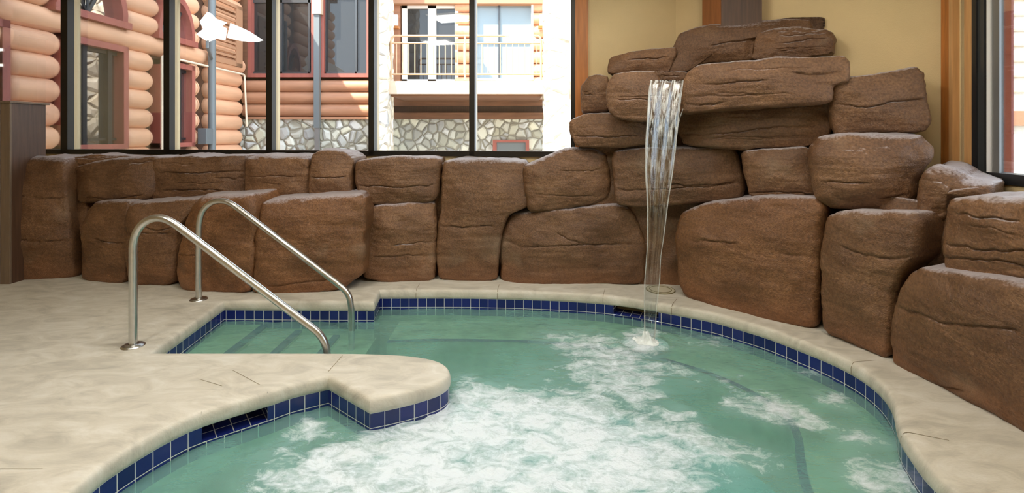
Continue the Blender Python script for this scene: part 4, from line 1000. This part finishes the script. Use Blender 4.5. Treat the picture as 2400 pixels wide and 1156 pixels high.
part('upper_beam', M['beam_brown'], 905, 222, 1280, 248, YB-.05, .2); part('recess_board', M['brown_wood'], 905, 246, 1280, 266, YB+.1, .1); part('lower_beam', M['beam_brown'], 905, 264, 1280, 279, YB-.08, .2)
part('stone_wall', M['stone'], 895, 278, 1330, 480, YB, .3)
w = MB().pxbox(1155, 328, 1240, 334, YB-.08, .1).pxbox(1155, 334, 1164, 420, YB-.08, .1).pxbox(1232, 334, 1240, 420, YB-.08, .1).build('vent_frame', M['red_trim'], lo); w['_w'] = tuple(w.location+Vector(lo['_w']))
part('vent_grille', M['pipe_grey'], 1164, 334, 1232, 420, YB-.03, .03, w)
# balcony back wall
part('balcony_wall', M['slab'], 895, -60, 1420, 200, YB+.2, .2)
part('header_beam', M['vent'], 905, -20, 1275, 8, YB-.3, .3)
part('side_log_panel', M['log_brown'], 908, 8, 938, 200, YB-.1, .2)
for xa, xb in ((1068, 1118), (1248, 1285)):
    lg = MB()
    for k in range(7):
        a = wp(xa, 15+k*30, YB); b = wp(xb, 15+k*30, YB); lg.tube([(a.x, YB, a.z), (b.x, YB, b.z)], .17, 20)
    lg.build('balcony_logs', M['log'], lo, smooth=True)
f = MB()
for q in ((942, 10, 954, 195), (1003, 10, 1022, 195), (1066, 10, 1074, 195), (942, 8, 1074, 20), (942, 186, 1074, 195)): f.pxbox(*q, YB-.08, .1)
dr = f.build('balcony_door', M['white_paint'], lo); dr['_w'] = tuple(dr.location+Vector(lo['_w']))
part('door_glass', M['room_glass'], 954, 20, 1003, 186, YB-.03, .02, dr); part('door_glass', M['room_glass'], 1022, 20, 1066, 186, YB-.03, .02, dr)
big_window(1112, 1250, 4, 188, 5, 'pale_glass', [(1168, 6, 1172, 186), (1117, 98, 1245, 101)], YB-.12, 'white_paint')
# railing
rl = empty('balcony_railing', tuple(wp(1090, 190, 11.55)), 'pale tubular railing along the edge of the lodge balcony', 'railing')
tb = MB(); Yr = 11.55
def px_tube(mb, pts, r): mb.tube([wp(x, y, Yr) for x, y in pts], r, 8)
px_tube(tb, [(916, 188), (916, 96), (919, 88), (926, 84), (1260, 84), (1266, 88), (1268, 96), (1268, 188)], .028); tb.build('handrail_bar', M['peach_paint'], rl, smooth=True)
m_ = MB(); px_tube(m_, [(916, 101), (1268, 101)], .02); m_.build('middle_bar', M['peach_paint'], rl); m_ = MB(); px_tube(m_, [(916, 174), (1268, 174)], .02); m_.build('bottom_bar', M['peach_paint'], rl)
for x in (1090, ):
    m_ = MB(); px_tube(m_, [(x, 188), (x, 84)], .028); m_.build('post', M['peach_paint'], rl)
x = 929.5
while x < 1262:
    m_ = MB(); px_tube(m_, [(x, 174), (x, 101)], .011); m_.build('baluster', M['peach_paint'], rl); x += 14.3
for xx in (918, 1262):
    la = empty('wall_lantern', tuple(wp(xx+8, 66, YB-.3)), 'copper wall lantern beside the balcony %s' % ('door' if xx < 1000 else 'window, next to the pillar'), 'lantern')
    MB().pxbox(xx, 60, xx+16, 66, YB-.36, .16).build('bracket', M['orange_wood'], la); MB().pxbox(xx+3, 34, xx+13, 60, YB-.34, .12).build('lantern_glass', M['white_paint'], la)

# sunlit courtyard, reflected neighbours and what is seen through the right window
o = MB().box(-40, 6.5, -.4, 40, 60, -.2).build('ground', M['asphalt']); setp(o, kind='structure')
MB_ = MB().box(3.6, -6, -.4, 40, 6.4, -.2).build('ground', M['asphalt']); setp(MB_, kind='structure')
rp = MB().box(4.02, 3.951, -.2, 4.04, 4.062, 5).build('red_post', M['red_trim'])
setp(rp, 'dark red upright trim board outside the right window', 'post')
sb = empty('siding_building', (9.5, 6.3, -.2), 'sunlit cream sided building beyond the right window', 'building')
MB().box(6.0, 8.0, -.2, 14, 8.3, 3.8).build('siding_wall', M['siding'], sb)
MB().box(6.0, 7.93, 1.56, 14, 8.0, 1.80).build('wood_band', M['vent'], sb)
MB().box(6.0, 7.96, -.2, 14, 8.0, .75).build('green_base', simple('sage_base', (150, 165, 150), .8), sb)
for k in range(7): MB().box(6.0, 7.97, 2.1+k*.25, 14, 8.0, 2.13+k*.25).build('batten', M['slab'], sb)

# ------------------------------------------------------------------ light
def area(name, loc, rot, sx, sy, power, color):
    l = bpy.data.lights.new(name, 'AREA'); l.shape = 'RECTANGLE'; l.size = sx; l.size_y = sy; l.energy = power; l.color = color
    o = bpy.data.objects.new(name, l); C.objects.link(o); o.location = loc; o.rotation_euler = rot; return o
for x, y, pw in ((-2.6, 1.4, 30), (-.9, 1.4, 32), (1.2, 1.4, 16), (-1.6, 3.2, 26), (.4, 3.0, 26), (1.4, 2.4, 12)):
    area('ceiling_lamp', (x, y, CH-.07), (0, 0, 0), .5, .5, pw, (1, .965, .90))
sun = bpy.data.lights.new('sun', 'SUN'); sun.energy = 17; sun.angle = .01; sun.color = (1, .93, .82)
so = bpy.data.objects.new('sun', sun); C.objects.link(so)
so.rotation_euler = Vector((1, .8, -1.54)).to_track_quat('-Z', 'Y').to_euler()
w = bpy.data.worlds.new('sky'); bpy.context.scene.world = w; w.use_nodes = True
bg = w.node_tree.nodes['Background']; bg.inputs[0].default_value = (.74, .85, 1.0, 1); bg.inputs[1].default_value = 5.0

cam = bpy.data.cameras.new('camera'); co = bpy.data.objects.new('camera', cam); C.objects.link(co)
co.location = (0, 0, H); co.rotation_euler = (math.pi/2, 0, 0)
cam.sensor_width = 36; cam.lens = F/2400*36; cam.shift_y = -(578-HY)/2400; cam.clip_end = 200; cam.clip_start = .05
sc = bpy.context.scene; sc.camera = co
sc.view_settings.view_transform = 'Standard'; sc.view_settings.look = 'None'; sc.view_settings.gamma = 1; sc.view_settings.exposure = 0
sc.view_settings.use_curve_mapping = False
sc.cycles.max_bounces = 6; sc.cycles.transparent_max_bounces = 10; sc.cycles.use_denoising = True
sc.cycles.sample_clamp_indirect = 6
for o in bpy.data.objects:
    if '_w' in o: del o['_w']
